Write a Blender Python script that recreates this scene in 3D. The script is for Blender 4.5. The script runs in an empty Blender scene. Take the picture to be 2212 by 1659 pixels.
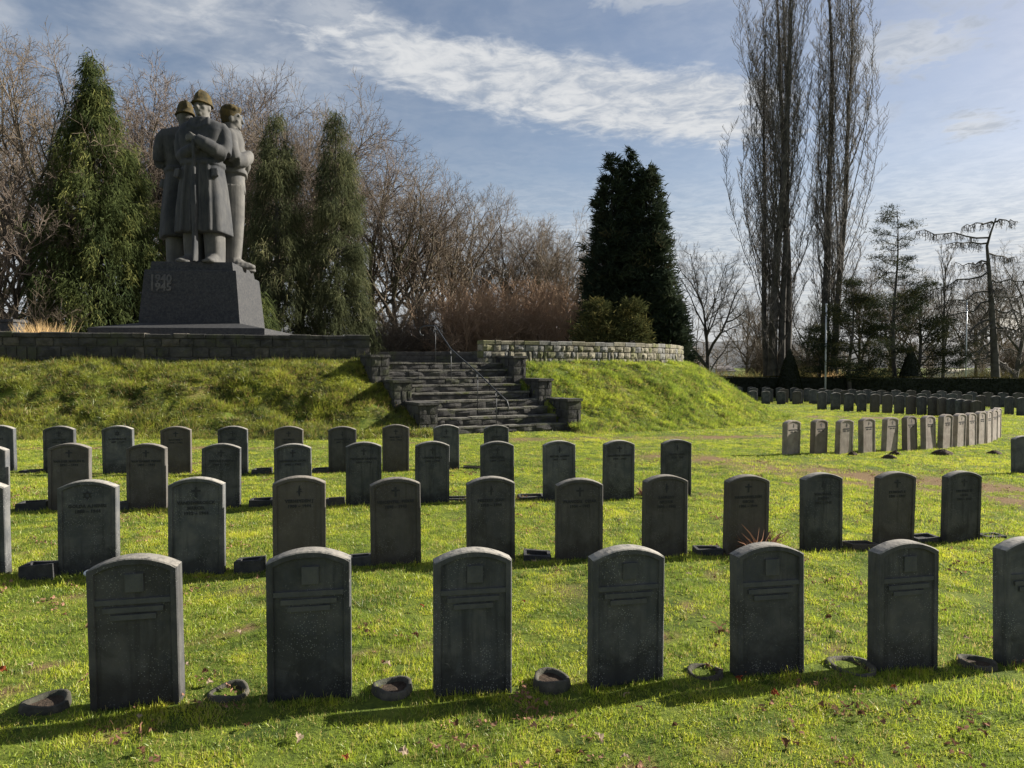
import bpy, math, random
import numpy as np
from mathutils import Vector, Matrix, Euler, Quaternion

random.seed(7)
rng = np.random.default_rng(11)
R = math.radians
scene = bpy.context.scene
COL = scene.collection

# ------------------------------------------------------------------ camera
F, CX, CY, EYE = 1500.0, 1106.0, 829.5, 1.70          # photo measured on a 2212 px wide copy
PITCH = math.atan(39.5 / F)
cam = bpy.data.cameras.new('camera')
cam.sensor_width = 36.0
cam.lens = 36.0 * F / 2212.0
cam.clip_end = 6000.0
cam.clip_start = 0.05
camo = bpy.data.objects.new('camera', cam)
COL.objects.link(camo)
camo.location = (0, 0, EYE)
camo.rotation_euler = (math.pi / 2 - PITCH, 0, 0)
scene.camera = camo

# ------------------------------------------------------------------ light
SUN_AZ, SUN_EL = R(19.0), R(25.0)                      # azimuth measured from +X (right) towards +Y (away)
SUN = Vector((math.cos(SUN_AZ) * math.cos(SUN_EL), math.sin(SUN_AZ) * math.cos(SUN_EL), math.sin(SUN_EL)))
sl = bpy.data.lights.new('sun', 'SUN')
sl.energy = 5.0
sl.angle = R(0.55)
sl.color = (1.0, 0.93, 0.82)
so = bpy.data.objects.new('sun', sl)
COL.objects.link(so)
so.rotation_euler = (-SUN).to_track_quat('-Z', 'Y').to_euler()
SKY_STRENGTH = 0.05
EXPOSURE = 1.4
scene.view_settings.view_transform = 'Standard'
scene.view_settings.look = 'None'
scene.view_settings.exposure = EXPOSURE
scene.view_settings.gamma = 1.0
scene.render.film_transparent = False
scene.cycles.max_bounces = 6
scene.cycles.diffuse_bounces = 3
scene.cycles.glossy_bounces = 2
scene.cycles.transmission_bounces = 4
scene.cycles.transparent_max_bounces = 6
scene.cycles.use_denoising = True


class NT:
    """small helper to write node trees"""
    def __init__(self, tree):
        self.t = tree
        self.n = tree.nodes
        self.l = tree.links

    def node(self, typ, **kw):
        nd = self.n.new(typ)
        for k, v in kw.items():
            setattr(nd, k, v)
        return nd

    def put(self, sock, val):
        if isinstance(val, bpy.types.NodeSocket):
            self.l.new(val, sock)
        else:
            sock.default_value = val

    def m(self, op, a, b=0.0, c=0.0, clamp=False):
        nd = self.node('ShaderNodeMath', operation=op, use_clamp=clamp)
        self.put(nd.inputs[0], a)
        self.put(nd.inputs[1], b)
        if len(nd.inputs) > 2:
            self.put(nd.inputs[2], c)
        return nd.outputs[0]

    def ramp(self, v, lo, hi, a=0.0, b=1.0):
        nd = self.node('ShaderNodeMapRange', interpolation_type='SMOOTHSTEP')
        self.put(nd.inputs[0], v)
        self.put(nd.inputs[1], lo)
        self.put(nd.inputs[2], hi)
        self.put(nd.inputs[3], a)
        self.put(nd.inputs[4], b)
        return nd.outputs[0]

    def noise(self, vec, scale, detail=4.0, rough=0.55, dist=0.0):
        nd = self.node('ShaderNodeTexNoise')
        if vec is not None:
            self.l.new(vec, nd.inputs['Vector'])
        nd.inputs['Scale'].default_value = scale
        nd.inputs['Detail'].default_value = detail
        nd.inputs['Roughness'].default_value = rough
        nd.inputs['Distortion'].default_value = dist
        return nd.outputs['Fac']

    def mix(self, fac, a, b):
        nd = self.node('ShaderNodeMix', data_type='RGBA')
        self.put(nd.inputs[0], fac)
        self.put(nd.inputs[6], a if isinstance(a, bpy.types.NodeSocket) else (*a, 1))
        self.put(nd.inputs[7], b if isinstance(b, bpy.types.NodeSocket) else (*b, 1))
        return nd.outputs[2]

    def comb(self, x, y, z):
        nd = self.node('ShaderNodeCombineXYZ')
        self.put(nd.inputs[0], x)
        self.put(nd.inputs[1], y)
        self.put(nd.inputs[2], z)
        return nd.outputs[0]


# ------------------------------------------------------------------ world: physical sky with clouds
world = bpy.data.worlds.new('World')
scene.world = world
world.use_nodes = True
w = NT(world.node_tree)
w.n.clear()
sky = w.node('ShaderNodeTexSky', sky_type='NISHITA')
sky.sun_disc = False
sky.sun_elevation = SUN_EL
sky.sun_rotation = math.pi / 2 - SUN_AZ
sky.altitude = 60
sky.air_density = 1.0
sky.dust_density = 1.1
sky.ozone_density = 2.0
tc = w.node('ShaderNodeTexCoord')
sep = w.node('ShaderNodeSeparateXYZ')
w.l.new(tc.outputs['Generated'], sep.inputs[0])
dx, dy, dz = sep.outputs
az = w.m('MULTIPLY', w.m('ARCTAN2', dx, dy), 57.2958)            # degrees, 0 = +Y, positive to the right
el = w.m('MULTIPLY', w.m('ARCSINE', dz), 57.2958)
dzc = w.m('MAXIMUM', dz, 0.03)
plane = w.comb(w.m('DIVIDE', dx, dzc), w.m('DIVIDE', dy, dzc), 0.0)   # cloud layer seen in perspective
ang = w.comb(az, w.m('MULTIPLY', el, 1.7), 0.0)
n_big = w.noise(ang, 0.075, 5, 0.6, 0.3)
n_rip = w.noise(plane, 4.2, 5, 0.62, 0.9)
n_fine = w.noise(plane, 12.0, 4, 0.62, 0.5)
n_str = w.noise(w.comb(w.m('MULTIPLY', az, 0.35), w.m('MULTIPLY', el, 2.6), 3.0), 0.12, 5, 0.55, 0.4)
# main band of altocumulus
ec = w.m('MULTIPLY_ADD', az, -0.165, 22.0)
ec = w.m('ADD', ec, w.m('MULTIPLY', w.m('SUBTRACT', n_big, 0.5), 3.0))
wd = w.ramp(az, -22, 8, 2.6, 3.4)
d = w.m('DIVIDE', w.m('ABSOLUTE', w.m('SUBTRACT', el, ec)), wd)
band = w.m('MULTIPLY', w.ramp(d, 1.35, 0.30), w.m('MULTIPLY', w.ramp(az, -29, -8), w.ramp(az, 27, 17)))
rip = w.m('MULTIPLY_ADD', n_rip, 0.7, w.m('MULTIPLY', n_fine, 0.45))
c1 = w.ramp(w.m('MULTIPLY_ADD', band, 0.72, w.m('MULTIPLY', rip, 1.0)), 0.70, 1.34)
# veil on the upper left and pale streaks low over the horizon
veil = w.m('MULTIPLY', w.m('MULTIPLY', w.ramp(az, 2, -22), w.ramp(el, 14, 24)), w.ramp(n_big, 0.30, 0.68))
high = w.m('MULTIPLY', w.ramp(el, 23, 29), w.ramp(n_big, 0.42, 0.66))
low = w.m('MULTIPLY', w.ramp(el, 18, 6), w.ramp(n_str, 0.16, 0.50))
# small clouds on the right
def puff(a0, e0, ra, re, amp):
    q = w.m('ADD', w.m('POWER', w.m('DIVIDE', w.m('SUBTRACT', az, a0), ra), 2.0),
            w.m('POWER', w.m('DIVIDE', w.m('SUBTRACT', el, e0), re), 2.0))
    return w.m('MULTIPLY', w.ramp(w.m('ADD', q, w.m('MULTIPLY', w.m('SUBTRACT', rip, 0.57), 4.5)), 1.1, -0.1), amp)
p1 = puff(33.2, 16.0, 2.6, 1.1, 0.95)
p2 = puff(29.5, 21.5, 5.5, 2.2, 0.85)
p3 = puff(27.0, 17.5, 3.0, 1.3, 0.45)
p4 = puff(-14.0, 26.0, 4.5, 2.0, 0.75)
p5 = puff(11.0, 27.6, 8.0, 1.6, 0.75)
cov = w.m('MAXIMUM', c1, w.m('MULTIPLY', veil, 0.8))
cov = w.m('MAXIMUM', cov, w.m('MULTIPLY', high, 0.45))
cov = w.m('MAXIMUM', cov, w.m('MULTIPLY', low, 0.95))
cov = w.m('MAXIMUM', cov, w.m('MULTIPLY', w.ramp(n_big, 0.2, 0.7), 0.22))
p6 = puff(35.0, 26.0, 8.0, 4.0, 0.6)
for p in (p1, p2, p3, p4, p5, p6):
    cov = w.m('MAXIMUM', cov, p)
cov = w.m('MULTIPLY', cov, w.ramp(dz, 0.0, 0.03), clamp=True)
skyc = w.node('ShaderNodeMix', data_type='RGBA', blend_type='MULTIPLY')
skyc.inputs[0].default_value = 1.0
w.l.new(sky.outputs[0], skyc.inputs[6])
skyc.inputs[7].default_value = (SKY_STRENGTH * 1.05, SKY_STRENGTH * 0.94, SKY_STRENGTH * 0.88, 1)
cloudc = w.mix(w.ramp(rip, 0.42, 0.72), (0.175, 0.192, 0.218), (0.295, 0.298, 0.30))
mixed = w.mix(w.m('MULTIPLY', cov, 0.92), skyc.outputs[2], cloudc)
bg = w.node('ShaderNodeBackground')
w.l.new(mixed, bg.inputs[0])
bg.inputs[1].default_value = 1.0
wo = w.node('ShaderNodeOutputWorld')
w.l.new(bg.outputs[0], wo.inputs[0])


# ------------------------------------------------------------------ helpers
def ground(x, y=0.0):
    return -0.45 * np.tanh(np.asarray(x, float) / 22.0)


def ray(X, Y):
    u, v = (X - CX) / F, (CY - Y) / F
    return np.array([u, math.cos(PITCH) + v * math.sin(PITCH), -math.sin(PITCH) + v * math.cos(PITCH)])


def at(X, Y, dist):
    """point at depth dist (metres along +Y)"""
    r = ray(X, Y)
    return np.array([0, 0, EYE]) + r * (dist / r[1])


def gpt(X, Y):
    """where a photo position meets the lawn"""
    r = ray(X, Y)
    t = 10.0
    for _ in range(30):
        x = r[0] * t
        t = (EYE - float(ground(x))) / -r[2]
    return np.array([r[0] * t, r[1] * t, float(ground(r[0] * t))])


def tag(o, label=None, cat=None, group=None, kind=None):
    if label:
        o['label'] = label
    if cat:
        o['category'] = cat
    if group:
        o['group'] = group
    if kind:
        o['kind'] = kind
    return o


def link(name, mesh, parent=None, loc=None, rot=None):
    o = bpy.data.objects.new(name, mesh)
    COL.objects.link(o)
    if parent is not None:
        o.parent = parent
    if loc is not None:
        o.location = loc
    if rot is not None:
        o.rotation_euler = rot
    return o


def empty(name, loc, rz=0.0):
    o = bpy.data.objects.new(name, None)
    COL.objects.link(o)
    o.location = loc
    o.rotation_euler = (0, 0, rz)
    o.empty_display_size = 0.3
    return o


def copy_tree(o, parent=None):
    c = o.copy()
    COL.objects.link(c)
    c.parent = parent
    for ch in list(o.children):
        copy_tree(ch, c)
    return c


class MB:
    def __init__(self):
        self.v, self.f, self.mi, self.n = [], [], [], 0
        self.cur = 0

    def add(self, verts, faces):
        verts = np.asarray(verts, float).reshape(-1, 3)
        b = self.n
        self.v.append(verts)
        for f in faces:
            self.f.append([i + b for i in f])
            self.mi.append(self.cur)
        self.n += len(verts)

    def grid(self, P):
        """P: (a, b, 3) array"""
        a, b = P.shape[:2]
        fs = [(i * b + j, (i + 1) * b + j, (i + 1) * b + j + 1, i * b + j + 1) for i in range(a - 1) for j in range(b - 1)]
        self.add(P.reshape(-1, 3), fs)

    def box(self, lo, hi, fn=None):
        x0, y0, z0 = lo
        x1, y1, z1 = hi
        v = np.array([(x0, y0, z0), (x1, y0, z0), (x1, y1, z0), (x0, y1, z0),
                      (x0, y0, z1), (x1, y0, z1), (x1, y1, z1), (x0, y1, z1)], float)
        if fn:
            v = np.array([fn(*p) for p in v])
        self.add(v, [(0, 3, 2, 1), (4, 5, 6, 7), (0, 1, 5, 4), (1, 2, 6, 5), (2, 3, 7, 6), (3, 0, 4, 7)])

    def loft(self, rings, k=24, cap=True):
        """rings of (cx, cy, cz, rx, ry, exponent)"""
        a = np.linspace(0, 2 * math.pi, k, endpoint=False)
        V = []
        for cx, cy, cz, rx, ry, e in rings:
            c, s = np.cos(a), np.sin(a)
            x = np.sign(c) * np.abs(c) ** (2.0 / e) * rx + cx
            y = np.sign(s) * np.abs(s) ** (2.0 / e) * ry + cy
            V.append(np.stack([x, y, np.full(k, cz)], 1))
        n = len(rings)
        fs = [(i * k + j, i * k + (j + 1) % k, (i + 1) * k + (j + 1) % k, (i + 1) * k + j) for i in range(n - 1) for j in range(k)]
        if cap:
            fs.append(tuple(range(k - 1, -1, -1)))
            fs.append(tuple((n - 1) * k + j for j in range(k)))
        self.add(np.concatenate(V), fs)

    def tube(self, pts, rad, k=10, cap=True):
        pts = np.asarray(pts, float)
        n = len(pts)
        rad = np.broadcast_to(np.asarray(rad, float), (n,))
        V, prev = [], None
        for i in range(n):
            t = pts[min(i + 1, n - 1)] - pts[max(i - 1, 0)]
            t /= np.linalg.norm(t) + 1e-9
            if prev is None:
                ref = np.array([0, 0, 1.0]) if abs(t[2]) < 0.9 else np.array([1.0, 0, 0])
                u = np.cross(t, ref)
            else:
                u = prev - t * np.dot(prev, t)
            u /= np.linalg.norm(u) + 1e-9
            prev = u
            q = np.cross(t, u)
            a = np.linspace(0, 2 * math.pi, k, endpoint=False)
            V.append(pts[i] + rad[i] * (np.outer(np.cos(a), u) + np.outer(np.sin(a), q)))
        fs = [(i * k + j, i * k + (j + 1) % k, (i + 1) * k + (j + 1) % k, (i + 1) * k + j) for i in range(n - 1) for j in range(k)]
        if cap:
            fs.append(tuple(range(k - 1, -1, -1)))
            fs.append(tuple((n - 1) * k + j for j in range(k)))
        self.add(np.concatenate(V), fs)

    def ball(self, c, r, k=14, m=9):
        r = np.broadcast_to(np.asarray(r, float), (3,))
        rings = []
        for i in range(m + 1):
            ph = -math.pi / 2 + math.pi * (i + 0.02 if i == 0 else (i - 0.02 if i == m else i)) / m
            rings.append((c[0], c[1], c[2] + r[2] * math.sin(ph), r[0] * math.cos(ph), r[1] * math.cos(ph), 2.0))
        self.loft(rings, k)

    def build(self, name, mats, parent=None, smooth=False, loc=None, rot=None):
        me = bpy.data.meshes.new(name)
        V = np.concatenate(self.v) if self.v else np.zeros((0, 3))
        me.from_pydata(V.tolist(), [], self.f)
        mats = mats if isinstance(mats, (list, tuple)) else [mats]
        for mm in mats:
            me.materials.append(mm)
        if len(mats) > 1:
            me.polygons.foreach_set('material_index', self.mi)
        if smooth:
            me.polygons.foreach_set('use_smooth', [True] * len(me.polygons))
        me.update()
        return link(name, me, parent, loc, rot)


def quick_mesh(name, V, faces_idx, per, mat, smooth=False, attr=None):
    """big meshes: V (n,3), faces_idx (m,per)"""
    me = bpy.data.meshes.new(name)
    m = len(faces_idx)
    me.vertices.add(len(V))
    me.vertices.foreach_set('co', np.ascontiguousarray(V, np.float32).ravel())
    me.loops.add(m * per)
    me.loops.foreach_set('vertex_index', np.ascontiguousarray(faces_idx, np.int32).ravel())
    me.polygons.add(m)
    me.polygons.foreach_set('loop_start', np.arange(0, m * per, per, dtype=np.int32))
    if smooth:
        me.polygons.foreach_set('use_smooth', np.ones(m, bool))
    if mat:
        me.materials.append(mat)
    me.update(calc_edges=True)
    if attr is not None:
        a = me.attributes.new('rnd', 'FLOAT', 'POINT')
        a.data.foreach_set('value', np.ascontiguousarray(attr, np.float32))
    return me


def vnoise(x, y, scale, seed=0):
    """smooth value noise 0..1"""
    x = np.asarray(x, float) * scale
    y = np.asarray(y, float) * scale
    xi, yi = np.floor(x).astype(int), np.floor(y).astype(int)
    fx, fy = x - xi, y - yi
    fx, fy = fx * fx * (3 - 2 * fx), fy * fy * (3 - 2 * fy)

    def h(a, b):
        n = (a * 374761393 + b * 668265263 + seed * 144269504) & 0x7fffffff
        n = ((n ^ (n >> 13)) * 1274126177) & 0x7fffffff
        return ((n ^ (n >> 16)) & 0xffff) / 65535.0
    return (h(xi, yi) * (1 - fx) + h(xi + 1, yi) * fx) * (1 - fy) + (h(xi, yi + 1) * (1 - fx) + h(xi + 1, yi + 1) * fx) * fy


# ------------------------------------------------------------------ materials
def new_mat(name):
    m = bpy.data.materials.new(name)
    m.use_nodes = True
    t = NT(m.node_tree)
    t.n.clear()
    out = t.node('ShaderNodeOutputMaterial')
    return m, t, out


def stone_mat(name, c_lo, c_hi, scale=6.0, rough=0.9, bump=0.25, speck=None, moss=None, rand=0.0, streak=0.0, bscale=40.0, splash=None, blotch=None, top=None):
    m, t, out = new_mat(name)
    tc = t.node('ShaderNodeTexCoord')
    vec = tc.outputs['Object']
    oi = t.node('ShaderNodeObjectInfo')
    sh = t.node('ShaderNodeVectorMath', operation='MULTIPLY_ADD')
    t.l.new(vec, sh.inputs[0])
    sh.inputs[1].default_value = (1, 1, 1)
    t.l.new(t.comb(t.m('MULTIPLY', oi.outputs['Random'], 37.0), t.m('MULTIPLY', oi.outputs['Random'], 91.0), 0.0), sh.inputs[2])
    v2 = sh.outputs[0]
    n1 = t.noise(v2, scale, 6, 0.6, 0.3)
    col = t.mix(t.ramp(n1, 0.3, 0.7), c_lo, c_hi)
    if streak:
        sx = t.node('ShaderNodeMapping')
        sx.inputs['Scale'].default_value = (9, 9, 0.7)
        t.l.new(v2, sx.inputs[0])
        ns = t.noise(sx.outputs[0], 2.0, 4, 0.6)
        col = t.mix(t.m('MULTIPLY', t.ramp(ns, 0.48, 0.72), streak), col, tuple(c * 0.45 for c in c_lo))
    if moss:
        (mc, lo, hi, sc, amt) = moss
        nm = t.noise(v2, sc, 5, 0.65, 0.5)
        col = t.mix(t.m('MULTIPLY', t.ramp(nm, lo, hi), amt), col, mc)
    if splash:          # algae that creeps up from the soil in an uneven patch
        (spc, ztop) = splash
        sz = t.node('ShaderNodeSeparateXYZ')
        t.l.new(vec, sz.inputs[0])
        ns2 = t.noise(v2, 5.5, 5, 0.65, 0.6)
        f2 = t.m('ADD', t.m('MULTIPLY', ns2, 0.55), t.m('SUBTRACT', ztop, sz.outputs[2]))
        col = t.mix(t.m('MULTIPLY', t.ramp(f2, 0.26, 0.46), 0.8), col, spc)
    if blotch:
        (bc, bs, lo, hi) = blotch
        nb2 = t.noise(v2, bs, 3, 0.7, 1.2)
        col = t.mix(t.m('MULTIPLY', t.ramp(nb2, lo, hi), 0.75), col, bc)
    if speck:
        (sc, thr, c) = speck
        vo = t.node('ShaderNodeTexVoronoi')
        vo.inputs['Scale'].default_value = sc
        t.l.new(v2, vo.inputs['Vector'])
        patch = t.ramp(t.noise(v2, 5.0, 3, 0.6), 0.42, 0.62)
        col = t.mix(t.m('MULTIPLY', t.ramp(vo.outputs['Distance'], thr, thr * 0.6), patch), col, c)
    if top:             # paler upward faces, sunlit top edges put into the colour as lichen
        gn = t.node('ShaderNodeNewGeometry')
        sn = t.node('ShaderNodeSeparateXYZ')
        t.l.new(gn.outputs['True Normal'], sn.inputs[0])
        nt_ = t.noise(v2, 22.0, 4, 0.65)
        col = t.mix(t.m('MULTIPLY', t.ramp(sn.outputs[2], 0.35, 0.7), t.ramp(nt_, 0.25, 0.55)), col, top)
    if rand:
        col = t.mix(t.m('MULTIPLY', t.ramp(t.m('FRACT', t.m('MULTIPLY', oi.outputs['Random'], 17.3)), 0.62, 0.95), 0.55), col, (0.085, 0.068, 0.052))
        f = t.m('MULTIPLY_ADD', oi.outputs['Random'], rand * 2, 1.0 - rand)
        mul = t.node('ShaderNodeVectorMath', operation='SCALE')
        t.l.new(col, mul.inputs[0])
        t.l.new(f, mul.inputs['Scale'])
        col = mul.outputs[0]
    b = t.node('ShaderNodeBsdfPrincipled')
    t.put(b.inputs['Base Color'], col)
    b.inputs['Roughness'].default_value = rough
    b.inputs['Specular IOR Level'].default_value = 0.25
    nb = t.noise(v2, bscale, 5, 0.7)
    bu = t.node('ShaderNodeBump')
    bu.inputs['Strength'].default_value = bump
    bu.inputs['Distance'].default_value = 0.02
    t.l.new(nb, bu.inputs['Height'])
    t.l.new(bu.outputs[0], b.inputs['Normal'])
    t.l.new(b.outputs[0], out.inputs[0])
    return m


def plain_mat(name, c, rough=0.6, metal=0.0, vary=0.15, scale=8.0):
    m, t, out = new_mat(name)
    tc = t.node('ShaderNodeTexCoord')
    n1 = t.noise(tc.outputs['Object'], scale, 4, 0.6)
    col = t.mix(n1, tuple(x * (1 - vary) for x in c), tuple(min(1, x * (1 + vary)) for x in c))
    b = t.node('ShaderNodeBsdfPrincipled')
    t.put(b.inputs['Base Color'], col)
    b.inputs['Roughness'].default_value = rough
    b.inputs['Metallic'].default_value = metal
    t.l.new(b.outputs[0], out.inputs[0])
    return m


def leaf_mat(name, c_a, c_b, c_c=None, trans=0.35, scale=0.5, cut=(0.62, 0.8)):
    """foliage: colour per spray (attribute rnd) and in soft patches through the plant"""
    m, t, out = new_mat(name)
    at_ = t.node('ShaderNodeAttribute', attribute_name='rnd')
    geo = t.node('ShaderNodeNewGeometry')
    n1 = t.noise(geo.outputs['Position'], scale, 3, 0.6)
    f = t.m('MULTIPLY_ADD', at_.outputs['Fac'], 0.6, t.m('MULTIPLY', t.ramp(n1, 0.3, 0.7), 0.4))
    col = t.mix(f, c_a, c_b)
    if c_c:
        col = t.mix(t.ramp(at_.outputs['Fac'], cut[0], cut[1]), col, c_c)
    d = t.node('ShaderNodeBsdfDiffuse')
    t.put(d.inputs[0], col)
    tr = t.node('ShaderNodeBsdfTranslucent')
    t.put(tr.inputs[0], col)
    mx = t.node('ShaderNodeMixShader')
    mx.inputs[0].default_value = trans
    t.l.new(d.outputs[0], mx.inputs[1])
    t.l.new(tr.outputs[0], mx.inputs[2])
    t.l.new(mx.outputs[0], out.inputs[0])
    return m


def grass_mat(name, dark, mid, lit, dry, trans=0.45):
    m, t, out = new_mat(name)
    at_ = t.node('ShaderNodeAttribute', attribute_name='rnd')
    geo = t.node('ShaderNodeNewGeometry')
    p = geo.outputs['Position']
    n1 = t.noise(p, 0.35, 3, 0.6)
    n2 = t.noise(p, 2.6, 4, 0.65, 0.4)
    n3 = t.noise(p, 9.0, 3, 0.6)
    f = t.m('MULTIPLY_ADD', n2, 0.6, t.m('MULTIPLY', n3, 0.4))
    col = t.mix(t.ramp(f, 0.36, 0.52), dark, mid)
    col = t.mix(t.ramp(t.m('MULTIPLY_ADD', f, 0.75, t.m('MULTIPLY', n1, 0.25)), 0.46, 0.62), col, lit)
    dr = t.m('ADD', t.m('MULTIPLY', at_.outputs['Fac'], 0.75), t.m('MULTIPLY', t.noise(p, 1.1, 4, 0.6), 0.55))
    col = t.mix(t.ramp(dr, 0.78, 1.02), col, dry)
    d = t.node('ShaderNodeBsdfDiffuse')
    t.put(d.inputs[0], col)
    tr = t.node('ShaderNodeBsdfTranslucent')
    t.put(tr.inputs[0], col)
    mx = t.node('ShaderNodeMixShader')
    mx.inputs[0].default_value = trans
    t.l.new(d.outputs[0], mx.inputs[1])
    t.l.new(tr.outputs[0], mx.inputs[2])
    gl = t.node('ShaderNodeBsdfGlossy')
    gl.inputs['Roughness'].default_value = 0.45
    gl.inputs[0].default_value = (0.5, 0.5, 0.45, 1)
    m2 = t.node('ShaderNodeMixShader')
    m2.inputs[0].default_value = 0.05
    t.l.new(mx.outputs[0], m2.inputs[1])
    t.l.new(gl.outputs[0], m2.inputs[2])
    t.l.new(m2.outputs[0], out.inputs[0])
    return m


def soil_mat(name, c_a, c_b, c_soil):
    """turf ground; colour attribute 'bare' marks worn earth"""
    m, t, out = new_mat(name)
    geo = t.node('ShaderNodeNewGeometry')
    p = geo.outputs['Position']
    n1 = t.noise(p, 3.0, 5, 0.65)
    n2 = t.noise(p, 22.0, 4, 0.7)
    col = t.mix(t.ramp(t.m('MULTIPLY_ADD', n1, 0.6, t.m('MULTIPLY', n2, 0.4)), 0.35, 0.65), c_a, c_b)
    a = t.node('ShaderNodeAttribute', attribute_name='bare')
    f = t.m('MULTIPLY_ADD', a.outputs['Fac'], 1.2, t.m('MULTIPLY', t.m('SUBTRACT', n1, 0.55), 1.2), clamp=True)
    col = t.mix(f, col, c_soil)
    b = t.node('ShaderNodeBsdfPrincipled')
    t.put(b.inputs['Base Color'], col)
    b.inputs['Roughness'].default_value = 1.0
    b.inputs['Specular IOR Level'].default_value = 0.1
    bu = t.node('ShaderNodeBump')
    bu.inputs['Strength'].default_value = 0.8
    bu.inputs['Distance'].default_value = 0.03
    t.l.new(t.noise(p, 30.0, 5, 0.75), bu.inputs['Height'])
    t.l.new(bu.outputs[0], b.inputs['Normal'])
    t.l.new(b.outputs[0], out.inputs[0])
    return m


M = {}
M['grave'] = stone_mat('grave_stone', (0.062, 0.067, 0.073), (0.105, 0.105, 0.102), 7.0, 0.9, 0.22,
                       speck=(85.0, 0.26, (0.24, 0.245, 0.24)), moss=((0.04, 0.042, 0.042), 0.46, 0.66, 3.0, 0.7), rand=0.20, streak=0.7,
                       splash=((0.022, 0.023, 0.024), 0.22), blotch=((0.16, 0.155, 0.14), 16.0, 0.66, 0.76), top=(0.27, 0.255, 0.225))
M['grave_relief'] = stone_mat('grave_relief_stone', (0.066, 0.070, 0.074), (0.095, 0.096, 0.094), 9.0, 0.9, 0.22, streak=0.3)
M['grave_lit'] = stone_mat('sunlit_grave_stone', (0.20, 0.172, 0.145), (0.30, 0.262, 0.225), 7.0, 0.9, 0.2,
                           moss=((0.15, 0.11, 0.085), 0.5, 0.68, 4.0, 0.6), rand=0.1, streak=0.4)  # paler copy of the grave stone, direct sun put into its tone
M['paint'] = plain_mat('faded_black_paint', (0.022, 0.023, 0.026), 0.8)
M['statue'] = stone_mat('carved_stone', (0.068, 0.067, 0.064), (0.135, 0.13, 0.12), 1.3, 0.85, 0.25,
                        moss=((0.06, 0.062, 0.066), 0.50, 0.68, 0.7, 0.7), streak=0.35, bscale=9.0)
M['patina'] = stone_mat('dark_stone_patina', (0.026, 0.029, 0.034), (0.066, 0.066, 0.065), 1.1, 0.85, 0.25,
                        moss=((0.15, 0.147, 0.138), 0.58, 0.74, 0.55, 0.5), streak=0.45, bscale=9.0)
M['lichen'] = stone_mat('ochre_lichen_stone', (0.032, 0.028, 0.014), (0.085, 0.061, 0.021), 5.0, 0.95, 0.5,
                        moss=((0.035, 0.030, 0.022), 0.5, 0.65, 2.0, 0.7), bscale=14.0)
M['granite'] = stone_mat('dark_granite', (0.022, 0.024, 0.028), (0.050, 0.050, 0.050), 14.0, 0.75, 0.1,
                         speck=(40.0, 0.30, (0.10, 0.098, 0.092)), streak=0.3)
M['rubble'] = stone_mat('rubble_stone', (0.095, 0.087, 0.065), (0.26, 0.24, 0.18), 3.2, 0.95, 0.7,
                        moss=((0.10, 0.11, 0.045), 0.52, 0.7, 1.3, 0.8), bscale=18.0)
M['rubble_dark'] = stone_mat('shaded_rubble_stone', (0.03, 0.03, 0.03), (0.075, 0.072, 0.066), 3.2, 0.95, 0.7,
                             moss=((0.055, 0.062, 0.03), 0.5, 0.68, 1.6, 0.7), bscale=18.0)  # dark copy of the rubble, shade of the unlit masonry put into the colour
M['rubble_b'] = stone_mat('mossy_rubble_stone', (0.075, 0.075, 0.045), (0.20, 0.19, 0.115), 3.2, 0.95, 0.7, moss=((0.10, 0.11, 0.035), 0.45, 0.65, 2.0, 0.8), bscale=18.0)
M['rubble_c'] = stone_mat('grey_rubble_stone', (0.10, 0.10, 0.095), (0.20, 0.195, 0.18), 5.0, 0.95, 0.7, bscale=18.0)
M['rubble_d2'] = stone_mat('shaded_brown_rubble_stone', (0.04, 0.038, 0.032), (0.11, 0.10, 0.085), 4.0, 0.95, 0.7, bscale=18.0)  # brown variant of the rubble, darkened in colour for the shaded wall
M['tread'] = stone_mat('sunlit_tread_stone', (0.05, 0.049, 0.043), (0.165, 0.158, 0.138), 5.0, 0.95, 0.5, moss=((0.09, 0.10, 0.03), 0.52, 0.66, 2.2, 0.8), bscale=20.0)  # paler than the risers, sunlit tread edges painted into the stone
M['mortar'] = stone_mat('mortar', (0.05, 0.05, 0.045), (0.09, 0.085, 0.08), 12.0, 1.0, 0.4)
M['concrete'] = stone_mat('weathered_concrete', (0.035, 0.034, 0.029), (0.085, 0.078, 0.062), 16.0, 0.95, 0.5,
                          moss=((0.05, 0.055, 0.04), 0.45, 0.65, 6.0, 0.7), rand=0.15, bscale=60)
M['dark_block'] = stone_mat('dark_concrete', (0.03, 0.031, 0.033), (0.06, 0.06, 0.06), 14.0, 0.95, 0.5, rand=0.15, bscale=60)
M['earth'] = stone_mat('molehill_earth', (0.03, 0.022, 0.016), (0.07, 0.05, 0.035), 20.0, 1.0, 1.0, bscale=50)
M['iron'] = plain_mat('painted_iron', (0.028, 0.032, 0.036), 0.5, 0.3)
M['pole'] = plain_mat('pale_aluminium', (0.55, 0.57, 0.60), 0.4, 0.2)
M['white'] = plain_mat('white_pebble', (0.75, 0.78, 0.80), 0.5)
M['bark'] = stone_mat('grey_brown_bark', (0.045, 0.036, 0.028), (0.11, 0.088, 0.062), 2.5, 0.95, 0.6,
                      moss=((0.09, 0.095, 0.035), 0.5, 0.66, 0.8, 0.6), bscale=10)
M['bark_dark'] = stone_mat('dark_bark', (0.045, 0.042, 0.038), (0.10, 0.092, 0.082), 2.5, 0.95, 0.6, bscale=10)
M['twig'] = plain_mat('brown_twig', (0.135, 0.104, 0.072), 0.9, vary=0.35, scale=0.4)
M['twig_mauve'] = plain_mat('mauve_twig', (0.128, 0.098, 0.076), 0.9, vary=0.35, scale=0.4)
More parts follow.
